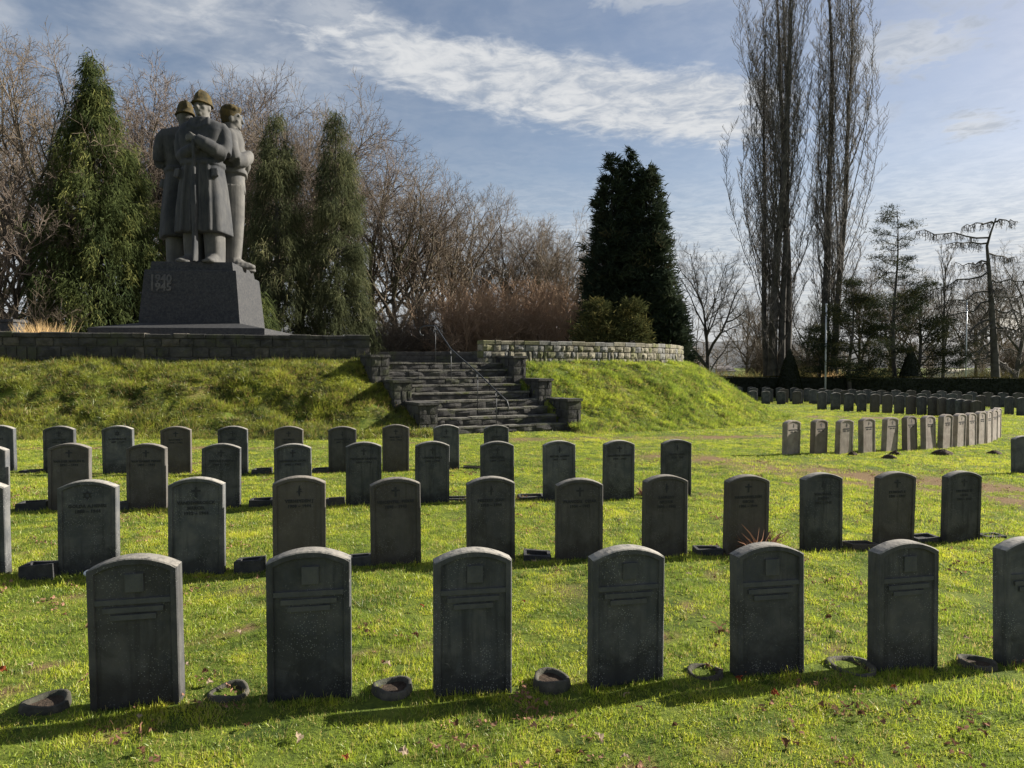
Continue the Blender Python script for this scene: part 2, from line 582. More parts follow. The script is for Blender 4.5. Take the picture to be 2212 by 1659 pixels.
M['twig_rust'] = plain_mat('rusty_twig', (0.36, 0.24, 0.15), 0.9, vary=0.35, scale=0.5)
M['twig_grey'] = plain_mat('grey_twig', (0.125, 0.112, 0.098), 0.9, vary=0.3, scale=0.4)
M['weeping'] = leaf_mat('weeping_foliage', (0.030, 0.046, 0.022), (0.105, 0.125, 0.042), (0.20, 0.205, 0.068), 0.38, 0.6, (0.72, 0.95))
M['weeping_grey'] = leaf_mat('grey_weeping_foliage', (0.040, 0.050, 0.030), (0.115, 0.125, 0.060), (0.21, 0.205, 0.105), 0.36, 0.6, (0.7, 0.95))
M['cypress'] = leaf_mat('dark_cypress_foliage', (0.022, 0.034, 0.026), (0.050, 0.064, 0.036), (0.10, 0.085, 0.045), 0.2, 0.5, (0.8, 1.0))
M['yew'] = leaf_mat('yew_foliage', (0.035, 0.045, 0.020), (0.085, 0.085, 0.032), (0.14, 0.125, 0.045), 0.2, 0.7)
M['pine'] = leaf_mat('pine_foliage', (0.020, 0.030, 0.020), (0.05, 0.058, 0.03), (0.09, 0.085, 0.04), 0.2, 0.5)
M['hedge'] = leaf_mat('clipped_hedge_foliage', (0.016, 0.022, 0.012), (0.036, 0.042, 0.018), (0.085, 0.062, 0.030), 0.15, 1.5, (0.75, 1.0))
M['hedge_core'] = plain_mat('hedge_shade', (0.018, 0.022, 0.014), 1.0)
M['straw'] = leaf_mat('straw_grass', (0.48, 0.33, 0.15), (0.72, 0.53, 0.28), None, 0.4)
M['dead'] = leaf_mat('dead_leaves', (0.12, 0.06, 0.04), (0.38, 0.22, 0.15), None, 0.25)
M['brush'] = leaf_mat('yellow_brushwood', (0.13, 0.12, 0.045), (0.24, 0.21, 0.09), None, 0.3)
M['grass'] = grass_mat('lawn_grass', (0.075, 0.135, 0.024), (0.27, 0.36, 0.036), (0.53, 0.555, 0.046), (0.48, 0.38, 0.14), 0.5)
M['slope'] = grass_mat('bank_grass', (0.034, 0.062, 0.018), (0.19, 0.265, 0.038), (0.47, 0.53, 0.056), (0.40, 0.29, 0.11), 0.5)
M['slope_shaded'] = grass_mat('shaded_bank_grass', (0.026, 0.045, 0.015), (0.150, 0.190, 0.034), (0.37, 0.40, 0.050), (0.32, 0.22, 0.085), 0.5)  # darker copy of the bank grass, weaker sun on the left put into its colour
M['turf'] = soil_mat('turf', (0.045, 0.070, 0.016), (0.15, 0.19, 0.028), (0.17, 0.115, 0.06))
M['paving'] = stone_mat('terrace_paving', (0.16, 0.16, 0.15), (0.28, 0.27, 0.25), 2.0, 0.9, 0.3)
M['hill'] = stone_mat('hazy_wooded_hill', (0.085, 0.092, 0.10), (0.125, 0.13, 0.135), 0.05, 1.0, 0.0)  # blue-grey distance haze carried by the hill colour itself
M['canvas'] = plain_mat('pale_canvas', (0.62, 0.56, 0.40), 0.8)
M['render_wall'] = plain_mat('whitewashed_wall', (0.70, 0.69, 0.66), 0.8)
M['roof'] = plain_mat('slate_roof', (0.11, 0.10, 0.10), 0.8)


# ------------------------------------------------------------------ terrain
def catmull(P, n=24):
    P = np.asarray(P, float)
    P = np.vstack([2 * P[0] - P[1], P, 2 * P[-1] - P[-2]])
    out = []
    for i in range(1, len(P) - 2):
        p0, p1, p2, p3 = P[i - 1:i + 3]
        for t in np.linspace(0, 1, n, endpoint=False):
            out.append(0.5 * ((2 * p1) + (-p0 + p2) * t + (2 * p0 - 5 * p1 + 4 * p2 - p3) * t * t + (-p0 + 3 * p1 - 3 * p2 + p3) * t ** 3))
    out.append(P[-2])
    return np.array(out)


def resample(P, step):
    s = np.concatenate([[0], np.cumsum(np.linalg.norm(np.diff(P, axis=0), axis=1))])
    n = max(2, int(s[-1] / step) + 1)
    q = np.linspace(0, s[-1], n)
    return np.stack([np.interp(q, s, P[:, i]) for i in range(P.shape[1])], 1)


WALL_LEFT = [(-24, 13.1), (-17.5, 15.75), (-12.7, 17.2), (-8.3, 18.25), (-3.94, 19.25)]
WALL_RIGHT = [(-0.86, 20.65), (1.6, 21.85), (3.9, 23.3), (5.5, 24.9), (6.46, 26.6), (6.9, 28.5), (6.75, 31.0), (5.9, 33.5)]
BANK = resample(catmull(WALL_LEFT + WALL_RIGHT), 0.14)
tn = np.gradient(BANK, axis=0)
tn /= np.linalg.norm(tn, axis=1)[:, None]
BN = np.stack([tn[:, 1], -tn[:, 0]], 1)                 # outward (towards the lawn)
TERRACE = 1.80
# stair frame
SA = R(27)
SO = np.array([-0.20, 17.55])
S_IN = np.array([-math.sin(SA), math.cos(SA)])
S_W = np.array([math.cos(SA), math.sin(SA)])
TREAD, RISE = 0.33, 0.2


def stair_ab(x, y):
    q = np.stack([np.asarray(x, float) - SO[0], np.asarray(y, float) - SO[1]], -1)
    return q @ S_IN, q @ S_W


def shift(a):
    return -0.30 * np.clip(np.asarray(a, float) / 1.0, 0, 2.0)


NS = 34
sv = np.linspace(-0.08, 1.0, NS)
RUN = 3.7
P2 = BANK[:, None, :] + BN[:, None, :] * (np.clip(sv, -0.08, 1) * RUN)[None, :, None]
sc = np.clip(sv, 0, 1)
prof = 0.5 * 0.5 * (1 + np.cos(math.pi * sc)) + 0.5 * (1 - sc)
gz = ground(P2[..., 0])
Zb = gz + (TERRACE + 0.02 - gz) * prof[None, :]
lump = (vnoise(P2[..., 0], P2[..., 1], 1.1, 3) - 0.5) * 0.22 + (vnoise(P2[..., 0], P2[..., 1], 3.2, 5) - 0.5) * 0.17
Zb = Zb + lump * np.clip(np.sin(math.pi * sc), 0, 1)[None, :] * np.where(P2[..., 0] > -0.5, 0.5, 1.45)
Zb[:, -1] = gz[:, -1] - 0.06
aa, bb = stair_ab(P2[..., 0], P2[..., 1])
hole = (np.abs(bb - shift(aa)) < 1.93) & (aa > -1.6)
Zb_cut = np.where(hole, np.minimum(Zb, 0.0) - 0.35, Zb)
V = np.concatenate([P2, Zb_cut[..., None]], -1)
na = len(BANK)
idx = np.arange(na * NS).reshape(na, NS)
fq = np.stack([idx[:-1, :-1], idx[:-1, 1:], idx[1:, 1:], idx[1:, :-1]], -1).reshape(-1, 4)
me = quick_mesh('grass_bank', V.reshape(-1, 3), fq, 4, M['turf'], True)
ba = me.attributes.new('bare', 'FLOAT', 'POINT')
bare_b = np.clip((vnoise(P2[..., 0], P2[..., 1], 0.9, 9) - 0.72) * 3, 0, 1).ravel()
ba.data.foreach_set('value', bare_b.astype(np.float32))
bank = tag(link('grass_bank', me), kind='structure')

# lawn and far ground: one sheet
def axis(near, far, n_near, n_far, lo_far=None):
    a = np.linspace(-near, near, n_near)
    f = near + (far - near) * (np.linspace(0, 1, n_far)[1:] ** 2.4)
    return np.concatenate([-f[::-1], a, f])


gx = axis(16, 1500, 220, 24)
gy = np.concatenate([[-40, -15, -5], np.linspace(0, 36, 250), 36 + 2600 * (np.linspace(0, 1, 30)[1:] ** 2.4)])
GX, GY = np.meshgrid(gx, gy, indexing='ij')
near_w = np.clip(1.2 - np.hypot(GX, GY) / 45, 0, 1)
GZ = ground(GX) + ((vnoise(GX, GY, 0.8, 1) - 0.5) * 0.045 + (vnoise(GX, GY, 2.5, 2) - 0.5) * 0.02) * near_w


def bare_at(x, y):
    """worn earth: the trodden strip below the bank and across to the right"""
    b = np.zeros(np.shape(x))
    for X0, Y0, X1, Y1, wd_ in ((1130, 950, 1700, 942, 0.55), (1450, 985, 2190, 1060, 0.9), (1640, 1020, 2200, 1085, 0.5), (40, 968, 700, 968, 0.25),
                                (1750, 900, 2000, 905, 0.6)):
        p, q = gpt(X0, Y0)[:2], gpt(X1, Y1)[:2]
        dd = q - p
        tt = np.clip(((x - p[0]) * dd[0] + (y - p[1]) * dd[1]) / (dd @ dd), 0, 1)
        dist = np.hypot(x - p[0] - tt * dd[0], (y - p[1] - tt * dd[1]))
        b = np.maximum(b, np.clip(1.25 - dist / wd_, 0, 1) * (0.45 + 0.75 * vnoise(x, y, 1.6, 8)))
    b = np.maximum(b, np.clip((vnoise(x, y, 0.55, 21) * 0.6 + vnoise(x, y, 2.1, 22) * 0.4 - 0.78) * 5, 0, 0.6))
    b = np.maximum(b, np.clip((vnoise(x, y, 5.5, 23) * 0.7 + vnoise(x, y, 13.0, 24) * 0.3 - 0.76) * 9, 0, 0.95))
    return np.clip(b, 0, 1)


GB = bare_at(GX, GY)
nx, ny = GX.shape
idx = np.arange(nx * ny).reshape(nx, ny)
fq = np.stack([idx[:-1, :-1], idx[1:, :-1], idx[1:, 1:], idx[:-1, 1:]], -1).reshape(-1, 4)
me = quick_mesh('ground', np.stack([GX, GY, GZ], -1).reshape(-1, 3), fq, 4, M['turf'], True)
ba = me.attributes.new('bare', 'FLOAT', 'POINT')
ba.data.foreach_set('value', GB.ravel().astype(np.float32))
tag(link('ground', me), kind='structure')

# terrace top behind the wall
mb = MB()
inner = BANK - BN * 0.15
back = [(4.5, 36), (-4, 39), (-16, 40), (-30, 38), (-38, 30), (-36, 18)]
poly = [(p[0], p[1], TERRACE) for p in inner[::6]] + [(x, y, TERRACE) for x, y in back]
mb.add(poly, [list(range(len(poly)))])
n_in = len(poly)
lowp = [(x, y, 0.0) for x, y, z in poly]
mb.add(poly + lowp, [(i, i + 1, n_in + i + 1, n_in + i) for i in range(n_in - 1 - len(back), n_in - 1)])
tag(mb.build('terrace_floor', M['paving']), kind='structure')

# far hills
mb = MB()
for (y0, h0, sd, x0, x1) in ((620, 26, 31, -900, 1100), (980, 44, 37, -1400, 1700)):
    xs = np.linspace(x0, x1, 160)
    hh = h0 * (0.55 + 0.55 * vnoise(xs, xs * 0, 0.006, sd) + 0.10 * vnoise(xs, xs * 0, 0.05, sd + 1) + 0.05 * vnoise(xs, xs * 0, 0.2, sd + 2))
    Pg = np.stack([np.stack([xs, np.full_like(xs, y0), np.full_like(xs, -2)], 1),
                   np.stack([xs, np.full_like(xs, y0 + 60), hh], 1),
                   np.stack([xs, np.full_like(xs, y0 + 260), hh * 0.6], 1),
                   np.stack([xs, np.full_like(xs, y0 + 420), np.full_like(xs, -2)], 1)], 0)
    mb.grid(Pg.transpose(1, 0, 2))
tag(mb.build('hills', M['hill'], smooth=True), kind='structure')


# ------------------------------------------------------------------ masonry
def rock_block(mb, fn, s0, s1, z0, z1, amp=0.03, depth=0.05, nx=4, nz=4):
    """one rock-faced stone; fn(s, out, z) -> world"""
    mb.cur = random.choice(TONES)
    g = 0.008 + 0.010 * random.random()
    s0, s1, z0, z1 = s0 + g, s1 - g, z0 + g, z1 - g
    if s1 - s0 < 0.02 or z1 - z0 < 0.02:
        return
    S = np.linspace(s0, s1, nx)
    Z = np.linspace(z0, z1, nz)
    base = random.uniform(0.0, 0.018)
    tx, tz = random.uniform(-1, 1) * amp * 0.7, random.uniform(-1, 1) * amp * 0.5
    G = np.zeros((nx, nz, 3))
    for i, s in enumerate(S):
        for j, z in enumerate(Z):
            edge = i in (0, nx - 1) or j in (0, nz - 1)
            o = base + (random.uniform(0, 0.25) if edge else random.uniform(0.3, 1.0)) * amp
            o += tx * (i / (nx - 1) - 0.5) + tz * (j / (nz - 1) - 0.5)
            jx = random.uniform(-1, 1) * (0.006 if edge else 0.25 * (s1 - s0) / nx)
            jz = random.uniform(-1, 1) * (0.006 if edge else 0.2 * (z1 - z0) / nz)
            G[i, j] = fn(s + jx, o, z + jz)
    mb.grid(G)
    ring = [(i, 0) for i in range(nx)] + [(nx - 1, j) for j in range(1, nz)] + [(i, nz - 1) for i in range(nx - 2, -1, -1)] + [(0, j) for j in range(nz - 2, 0, -1)]
    outer = [G[i, j] for i, j in ring]
    inn = [fn(S[i], -depth, Z[j]) for i, j in ring]
    m = len(ring)
    mb.add(outer + inn, [(k, m + k, m + (k + 1) % m, (k + 1) % m) for k in range(m)])


TONES = [0]


def rock_face(mb, fn, s0, s1, zs, wmin, wmax, amp=0.03, tall=0.18):
    """courses between the heights zs; some stones run through two courses"""
    taken = []
    for c in range(len(zs) - 1):
        s = s0
        nxt = []
        while s < s1 - 0.01:
            wd_ = random.uniform(wmin, wmax)
            e = min(s1, s + wd_)
            if s1 - e < wmin * 0.6:
                e = s1
            blk = [b for b in taken if b[0] < e - 0.01 and b[1] > s + 0.01]
            if blk:
                b = min(blk, key=lambda q: q[0])
                if b[0] > s + 0.05:
                    e = b[0]
                else:
                    s = b[1]
                    continue
            if c < len(zs) - 3 and random.random() < tall:
                e2 = min(e, s + wmin * 0.8)
                rock_block(mb, fn, s, e2, zs[c], zs[c + 2], amp)
                nxt.append((s, e2))
                s = e2
                continue
            rock_block(mb, fn, s, e, zs[c], zs[c + 1], amp)
            s = e
        taken = nxt


class Curve:
    def __init__(self, pts, step=0.1):
        self.p = resample(np.asarray(pts, float), step)
        self.s = np.concatenate([[0], np.cumsum(np.linalg.norm(np.diff(self.p, axis=0), axis=1))])
        t = np.gradient(self.p, axis=0)
        self.t = t / np.linalg.norm(t, axis=1)[:, None]
        self.L = self.s[-1]

    def at(self, s, out, z):
        s = min(max(s, 0), self.L)
        x = np.interp(s, self.s, self.p[:, 0])
        y = np.interp(s, self.s, self.p[:, 1])
        tx = np.interp(s, self.s, self.t[:, 0])
        ty = np.interp(s, self.s, self.t[:, 1])
        return np.array([x + ty * out, y - tx * out, z])


def stone_wall(name, pts, z0, z1, thick, mats, label, zsl, wmin, wmax, amp, end0=True, end1=True):
    cv = Curve(pts)
    TONES[:] = [0] if len(mats) < 3 else [0, 0, 2, 3]
    mb = MB()
    mb.cur = 1
    n = int(cv.L / 0.4) + 2
    ss = np.linspace(0.01, cv.L - 0.01, n)
    prof_ = [(-0.012, z0 - 0.5), (-0.012, z1 - 0.02), (-thick + 0.012, z1 - 0.02), (-thick + 0.012, z0 - 0.5)]
    G = np.array([[cv.at(s, o, z) for o, z in prof_] for s in ss])
    mb.grid(G)
    mb.add(G[0], [(0, 1, 2, 3)])
    mb.add(G[-1], [(3, 2, 1, 0)])
    mb.cur = 0
    rock_face(mb, cv.at, 0, cv.L, zsl[:-1], wmin, wmax, amp, 0.34)
    rock_face(mb, lambda s, o, z: cv.at(s, -thick - o, z), 0, cv.L, zsl[:-1], wmin * 1.3, wmax * 1.3, amp)
    # end faces
    for flag, s_end, sg in ((end0, 0.0, -1), (end1, cv.L, 1)):
        if flag:
            c0 = cv.at(s_end, 0, 0)
            c1 = cv.at(s_end, -thick, 0)
            ax = (c1 - c0) / thick
            on = np.array([ax[1], -ax[0], 0]) * (1 if np.dot(np.array([ax[1], -ax[0], 0])[:2], (cv.t[0] if sg < 0 else cv.t[-1]) * sg) > 0 else -1)
            rock_face(mb, lambda s, o, z: c0 + ax * s + on * o + np.array([0, 0, z]), 0, thick, zsl[:-1], thick * 0.6, thick, amp * 0.6, 0)
    # coping stones
    s = -0.03
    while s < cv.L:
        e = min(cv.L + 0.03, s + random.uniform(wmin * 0.9, wmax * 1.2))
        top = zsl[-1] + random.uniform(-0.015, 0.015)
        o1 = 0.04 + random.uniform(-0.012, 0.012)
        m3 = 0.006
        pr = [(o1, zsl[-2] + 0.004), (o1 + 0.004, top - 0.02), (o1 - 0.02, top), (-thick - 0.01, top + 0.004), (-thick - 0.03, top - 0.02), (-thick - 0.03, zsl[-2] + 0.004)]
        k = len(pr)
        A = [cv.at(s + m3, o + random.uniform(-.006, .006), z + random.uniform(-.005, .005)) for o, z in pr]
        B = [cv.at(e - m3, o + random.uniform(-.006, .006), z + random.uniform(-.005, .005)) for o, z in pr]
        mb.cur = random.choice(TONES)
        mb.add(A + B, [(i, (i + 1) % k, k + (i + 1) % k, k + i) for i in range(k)] + [tuple(range(k - 1, -1, -1)), tuple(range(k, 2 * k))])
        s = e
    TONES[:] = [0]
    o = mb.build(name, mats)
    return tag(o, label, 'wall')


lw = catmull(WALL_LEFT)
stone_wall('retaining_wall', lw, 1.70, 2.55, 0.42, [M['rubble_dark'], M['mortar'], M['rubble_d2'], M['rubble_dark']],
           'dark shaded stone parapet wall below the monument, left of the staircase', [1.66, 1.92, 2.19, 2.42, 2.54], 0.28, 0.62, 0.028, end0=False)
rw = catmull(WALL_RIGHT)
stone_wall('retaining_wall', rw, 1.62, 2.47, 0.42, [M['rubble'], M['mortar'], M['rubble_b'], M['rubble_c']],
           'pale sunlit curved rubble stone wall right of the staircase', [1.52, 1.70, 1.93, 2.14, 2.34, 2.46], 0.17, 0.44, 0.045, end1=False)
stone_wall('low_parapet', [(-13, 35.0), (-4, 35.6), (3.5, 34.6)], 1.8, 2.42, 0.4, [M['rubble_dark'], M['mortar']],
           'low dark parapet at the back of the terrace behind the handrail', [1.75, 2.0, 2.25, 2.42], 0.4, 0.9, 0.02)

# staircase
st = empty('stone_staircase', (0, 0, 0))
tag(st, 'dark rough stone staircase with stepped side walls climbing the grass bank', 'staircase')


def sfn(a, b, z):
    q = SO + S_IN * a + S_W * b
    return np.array([q[0], q[1], z])


HALF = 1.83
for k in range(1, 10):
    a0 = (k - 1) * TREAD
    z1, z0 = k * RISE, (k - 1) * RISE
    c = float(shift(a0))
    mb = MB()
    mb.cur = 1
    mb.box((a0 + 0.0, c - HALF, z0 - 0.25), (a0 + TREAD + 0.3 + (1.2 if k == 9 else 0), c + HALF, z1 - 0.03), sfn)
    mb.cur = 0
    rock_face(mb, lambda s, o, z: sfn(a0 - o, s, z), c - HALF, c + HALF, [z0 - 0.02, z1 - 0.035], 0.3, 0.75, 0.045, 0)
    mb.cur = 2
    s = c - HALF
    while s < c + HALF - 0.05:
        e = min(c + HALF, s + random.uniform(0.5, 1.0))
        tz = z1 + random.uniform(-0.022, 0.006)
        mb.box((a0 - 0.01 - random.uniform(0, .05), s + 0.004, z1 - 0.05), (a0 + TREAD + (1.4 if k == 9 else 0.02), e - 0.004, tz), sfn)
        s = e
    mb.build('step', [M['rubble_dark'], M['mortar'], M['tread']], st)
for (a0, a1, zt, zb, cl) in ((-0.10, 1.35, 0.82, -0.15, 0.0), (0.93, 2.35, 1.34, 0.45, -0.30), (1.92, 3.05, 1.98, 0.95, -0.58)):
    for sg, th in ((-1, 0.46), (1, 0.40)):
        b0 = cl + sg * HALF
        b1 = b0 + sg * th
        lo, hi = min(b0, b1), max(b0, b1)
        mb = MB()
        mb.cur = 1
        mb.box((a0 + 0.01, lo + 0.01, zb - 0.2), (a1, hi - 0.01, zt - 0.05), sfn)
        mb.cur = 0
        zs = np.linspace(zb, zt - 0.06, 5)
        rock_face(mb, lambda s, o, z: sfn(a0 - o, s, z), lo, hi, zs, 0.18, 0.3, 0.016, 0.1)
        rock_face(mb, lambda s, o, z: sfn(s, hi + o, z), a0, a1, zs, 0.25, 0.5, 0.014, 0.1)
        rock_face(mb, lambda s, o, z: sfn(s, lo - o, z), a0, a1, zs, 0.25, 0.5, 0.014, 0.1)
        s = a0 - 0.05
        while s < a1 - 0.02:
            e = min(a1, s + random.uniform(0.4, 0.6))
            mb.box((s + 0.003, lo - 0.035, zt - 0.06), (e - 0.003, hi + 0.035, zt + random.uniform(-0.008, 0.008)), sfn)
            s = e
        mb.build('side_wall', [M['rubble_dark'], M['mortar']], st)

# handrail
hr = empty('handrail', (float(SO[0]), float(SO[1]), 0))
tag(hr, 'slim iron handrail with scrolled top end running down the stairs', 'handrail')


def hloc(a, b, z):
    return sfn(a, b, z) - np.array([SO[0], SO[1], 0])


posts = []
for k, hgt in ((1, 0.86), (3, 0.92), (6, 0.95), (9, 1.03)):
    a = (k - 1) * TREAD + 0.14
    b = -0.10 + 1.15 * float(shift(a))
    posts.append((a, b, k * RISE, k * RISE + hgt))
    mb = MB()
    mb.tube([hloc(a, b, k * RISE - 0.03), hloc(a, b, k * RISE + hgt)], 0.011, 8)
    for ss_ in (-1, 1):
        mb.tube([hloc(a + ss_ * 0.10 * math.sin(q) * 0.7, b, k * RISE + hgt - 0.20 + 0.16 * math.sin(q * 0.8)) for q in np.linspace(0, 2.4, 8)], 0.008, 6)
    mb.build('post', M['iron'], hr, True)
tp = [hloc(a, b, z) for a, b, _, z in posts]
dn = tp[0] - tp[1]
dn /= np.linalg.norm(dn)
end = tp[0] + dn * 0.45
path = [end + np.array([0.02, 0, -0.26]), end + np.array([0.035, 0, -0.12]), end] + tp
a, b, _, z = posts[-1]
path += [hloc(a + 0.2, b - .12, z + 0.01), hloc(a + 0.36, b - .22, z + 0.0), hloc(a + 0.46, b - .28, z - 0.05), hloc(a + 0.49, b - .30, z - 0.15), hloc(a + 0.45, b - .27, z - 0.25), hloc(a + 0.38, b - .23, z - 0.26)]
mb = MB()
mb.tube(path, 0.018, 8)
mb.build('rail', M['iron'], hr, True)


# ------------------------------------------------------------------ monument
MY = R(5.5)
mon_c = at(409, 697, 22.5)
mn = np.array([-math.sin(MY), math.cos(MY)])
MB_W = 3.16
mc = np.array([mon_c[0], mon_c[1]]) + mn * MB_W / 2
mon = empty('war_memorial', (mc[0], mc[1], TERRACE), MY)
tag(mon, 'tall stone war memorial with three soldiers back to back on a tapered plinth', 'monument')
Zp = 3.07 - TERRACE


def frustum(mb, w0, w1, z0, z1, bev=0.03):
    rings = [(w0, z0), (w1, z1 - bev), (w1 - bev, z1)]
    V = []
    for wv, z in rings:
        h = wv / 2
        V += [(-h, -h, z), (h, -h, z), (h, h, z), (-h, h, z)]
    fs = [(i * 4 + j, i * 4 + (j + 1) % 4, i * 4 + 4 + (j + 1) % 4, i * 4 + 4 + j) for i in range(2) for j in range(4)]
    fs += [(3, 2, 1, 0), (8, 9, 10, 11)]
    mb.add(V, fs)


mb = MB()
frustum(mb, 5.26, 5.24, -0.02, 1.07, 0.01)
mb.build('base_slab', M['granite'], mon)
mb = MB()
frustum(mb, 5.18, 3.24, 1.072, Zp - 0.002, 0.001)
mb.build('sloped_base', M['granite'], mon)
mb = MB()
frustum(mb, MB_W, 2.86, Zp, Zp + 1.74)
# margin drafts on the side faces
mb.build('plinth', M['granite'], mon)
mb = MB()
frustum(mb, 2.62, 2.54, Zp + 1.742, Zp + 2.03)
mb.build('upper_block', M['granite'], mon)
slope = math.atan2((MB_W - 2.86) / 2, 1.74)


def text_mesh(txt, size, extrude=0.004, spacing=1.0, align='CENTER', bold=0.0):
    cu = bpy.data.curves.new('t', 'FONT')
    cu.body = txt
    cu.size = size
    cu.extrude = extrude
    cu.align_x = align
    cu.align_y = 'CENTER'
    cu.space_character = spacing
    cu.offset = bold
    cu.resolution_u = 2
    ob = bpy.data.objects.new('t', cu)
    COL.objects.link(ob)
    bpy.context.view_layer.update()
    dg = bpy.context.evaluated_depsgraph_get()
    me = bpy.data.meshes.new_from_object(ob.evaluated_get(dg), depsgraph=dg)
    bpy.data.objects.remove(ob)
    bpy.data.curves.remove(cu)
    return me


# date panel, upper left of the front face
px, pz = -2.86 / 2 + 0.52, Zp + 1.74 - 0.44
fy = -(2.86 / 2 + math.tan(slope) * 0.44)
mb = MB()
mb.box((-0.29, -0.012, -0.31), (0.29, 0.03, 0.31))
pn = mb.build('date_panel', M['granite'], mon, loc=(px, fy, pz), rot=(-slope, 0, 0))
for i, tx in enumerate(('1940', '1945')):
    tm = text_mesh(tx, 0.36, 0.014, 0.96, bold=0.012)
    tm.materials.clear()
    tm.materials.append(M['statue'])
    o = link('date_lettering', tm, pn, (0, -0.018, 0.135 - i * 0.27), (math.pi / 2, 0, 0))


def remesh(o, vox=0.035):
    md = o.modifiers.new('merge', 'REMESH')
    md.mode = 'VOXEL'
    md.voxel_size = vox
    md.use_smooth_shade = True
    sm = o.modifiers.new('soft', 'SMOOTH')
    sm.factor = 0.5
    sm.iterations = 2
    return o


FH = 5.70


def figure(coat, helmet, flip=1):
    """stone soldier facing -Y, arms folded over a rifle muzzle; returns builders for body, garment and headgear"""
    H = FH
    b = MB()
    g = MB()
    for s in (-1, 1):
        if coat:
            b.loft([(s * 0.42, 0.05, 0.02, 0.33, 0.34, 2.8), (s * 0.42, 0.03, 0.10 * H, 0.35, 0.37, 2.8), (s * 0.40, 0.0, 0.25 * H, 0.38, 0.42, 2.6)], 24)
        else:
            b.loft([(s * 0.36, 0.05, 0.02, 0.28, 0.31, 2.6), (s * 0.37, 0.02, 0.15 * H, 0.33, 0.37, 2.6), (s * 0.36, 0.0, 0.32 * H, 0.38, 0.43, 2.6),
                    (s * 0.30, 0.0, 0.50 * H, 0.42, 0.46, 2.6)], 24)
        for q, (rr, hh) in zip(np.linspace(0, 1, 6), ((0.27, 0.34), (0.28, 0.36), (0.27, 0.30), (0.26, 0.22), (0.25, 0.18), (0.20, 0.13))):
            b.ball((s * (0.42 + 0.16 * q), 0.08 - 0.72 * q, hh * 0.42), (rr, rr, hh * 0.72), 12, 7)
        b.loft([(s * 0.50, -0.26, -0.02, 0.31, 0.56, 2.6), (s * 0.50, -0.26, 0.075, 0.31, 0.56, 2.6)], 18)
    if coat:
        g.loft([(0, 0.02, 0.176 * H, 0.97, 0.64, 6.0), (0, 0.02, 0.19 * H, 0.97, 0.64, 6.0), (0, 0.0, 0.32 * H, 0.92, 0.60, 5.4), (0, 0, 0.46 * H, 0.83, 0.55, 4.6),
                (0, 0, 0.575 * H, 0.73, 0.49, 3.6)], 48)
        for xx, dep in ((-0.50, 0.028), (0.16, 0.05), (-0.16, 0.028), (0.56, 0.028)):
            g.tube([(xx * 1.05, -0.64, 0.18 * H), (xx, -0.60, 0.32 * H), (xx * 0.9, -0.54, 0.46 * H), (xx * 0.8, -0.48, 0.56 * H)], [dep + 0.05] * 4, 8)
        for s in (-1, 1):       # pocket flaps
            g.add([(s * 0.62, -0.60, 0.545 * H), (s * 0.86, -0.52, 0.545 * H), (s * 0.93, -0.56, 0.495 * H), (s * 0.66, -0.66, 0.485 * H),
                   (s * 0.62, -0.40, 0.545 * H), (s * 0.80, -0.36, 0.545 * H), (s * 0.84, -0.40, 0.495 * H), (s * 0.66, -0.44, 0.485 * H)],
                  [(0, 1, 2, 3), (7, 6, 5, 4), (0, 4, 5, 1), (1, 5, 6, 2), (2, 6, 7, 3), (3, 7, 4, 0)])
    else:
        g.loft([(0, 0.0, 0.47 * H, 0.70, 0.50, 2.8), (0, 0, 0.54 * H, 0.69, 0.47, 2.6), (0, 0, 0.60 * H, 0.66, 0.45, 2.6)], 32)
    g.loft([(0, 0, 0.570 * H, 0.80, 0.56, 3.4), (0, 0, 0.596 * H, 0.80, 0.56, 3.4)], 40)
    g.loft([(0, 0, 0.575 * H, 0.69, 0.45, 3.4), (0, 0, 0.64 * H, 0.75, 0.47, 3.4), (0, 0.0, 0.71 * H, 0.84, 0.50, 3.4), (0, 0.03, 0.775 * H, 0.90, 0.48, 3.2),
            (0, 0.05, 0.815 * H, 0.86, 0.42, 2.6), (0, 0.05, 0.84 * H, 0.56, 0.34, 2.2), (0, 0.04, 0.85 * H, 0.32, 0.28, 2.0)], 40)
    g.loft([(0, 0.02, 0.822 * H, 0.44, 0.36, 2.0), (0, -0.02, 0.845 * H, 0.36, 0.34, 2.0), (0, -0.03, 0.853 * H, 0.32, 0.31, 2.0)], 24)
    for s in (-1, 1):       # lapels
        g.add([(s * 0.04, -0.50, 0.775 * H), (s * 0.46, -0.42, 0.805 * H), (s * 0.36, -0.24, 0.855 * H), (s * 0.08, -0.40, 0.83 * H),
               (s * 0.04, -0.38, 0.775 * H), (s * 0.46, -0.30, 0.805 * H), (s * 0.36, -0.12, 0.855 * H), (s * 0.08, -0.30, 0.83 * H)],
              [(0, 1, 2, 3), (7, 6, 5, 4), (0, 4, 5, 1), (1, 5, 6, 2), (2, 6, 7, 3), (3, 7, 4, 0)])
    f = flip
    # outer arm: elbow low at the side, forearm laid up and across the chest
    g.tube([(f * 0.68, 0.06, 0.80 * H), (f * 0.86, 0.02, 0.765 * H), (f * 0.95, -0.05, 0.70 * H), (f * 0.96, -0.16, 0.635 * H)], [0.24, 0.26, 0.245, 0.24], 18)
    g.tube([(f * 0.96, -0.16, 0.635 * H), (f * 0.74, -0.42, 0.645 * H), (f * 0.42, -0.58, 0.675 * H), (f * 0.08, -0.62, 0.705 * H)], [0.245, 0.25, 0.23, 0.185], 18)
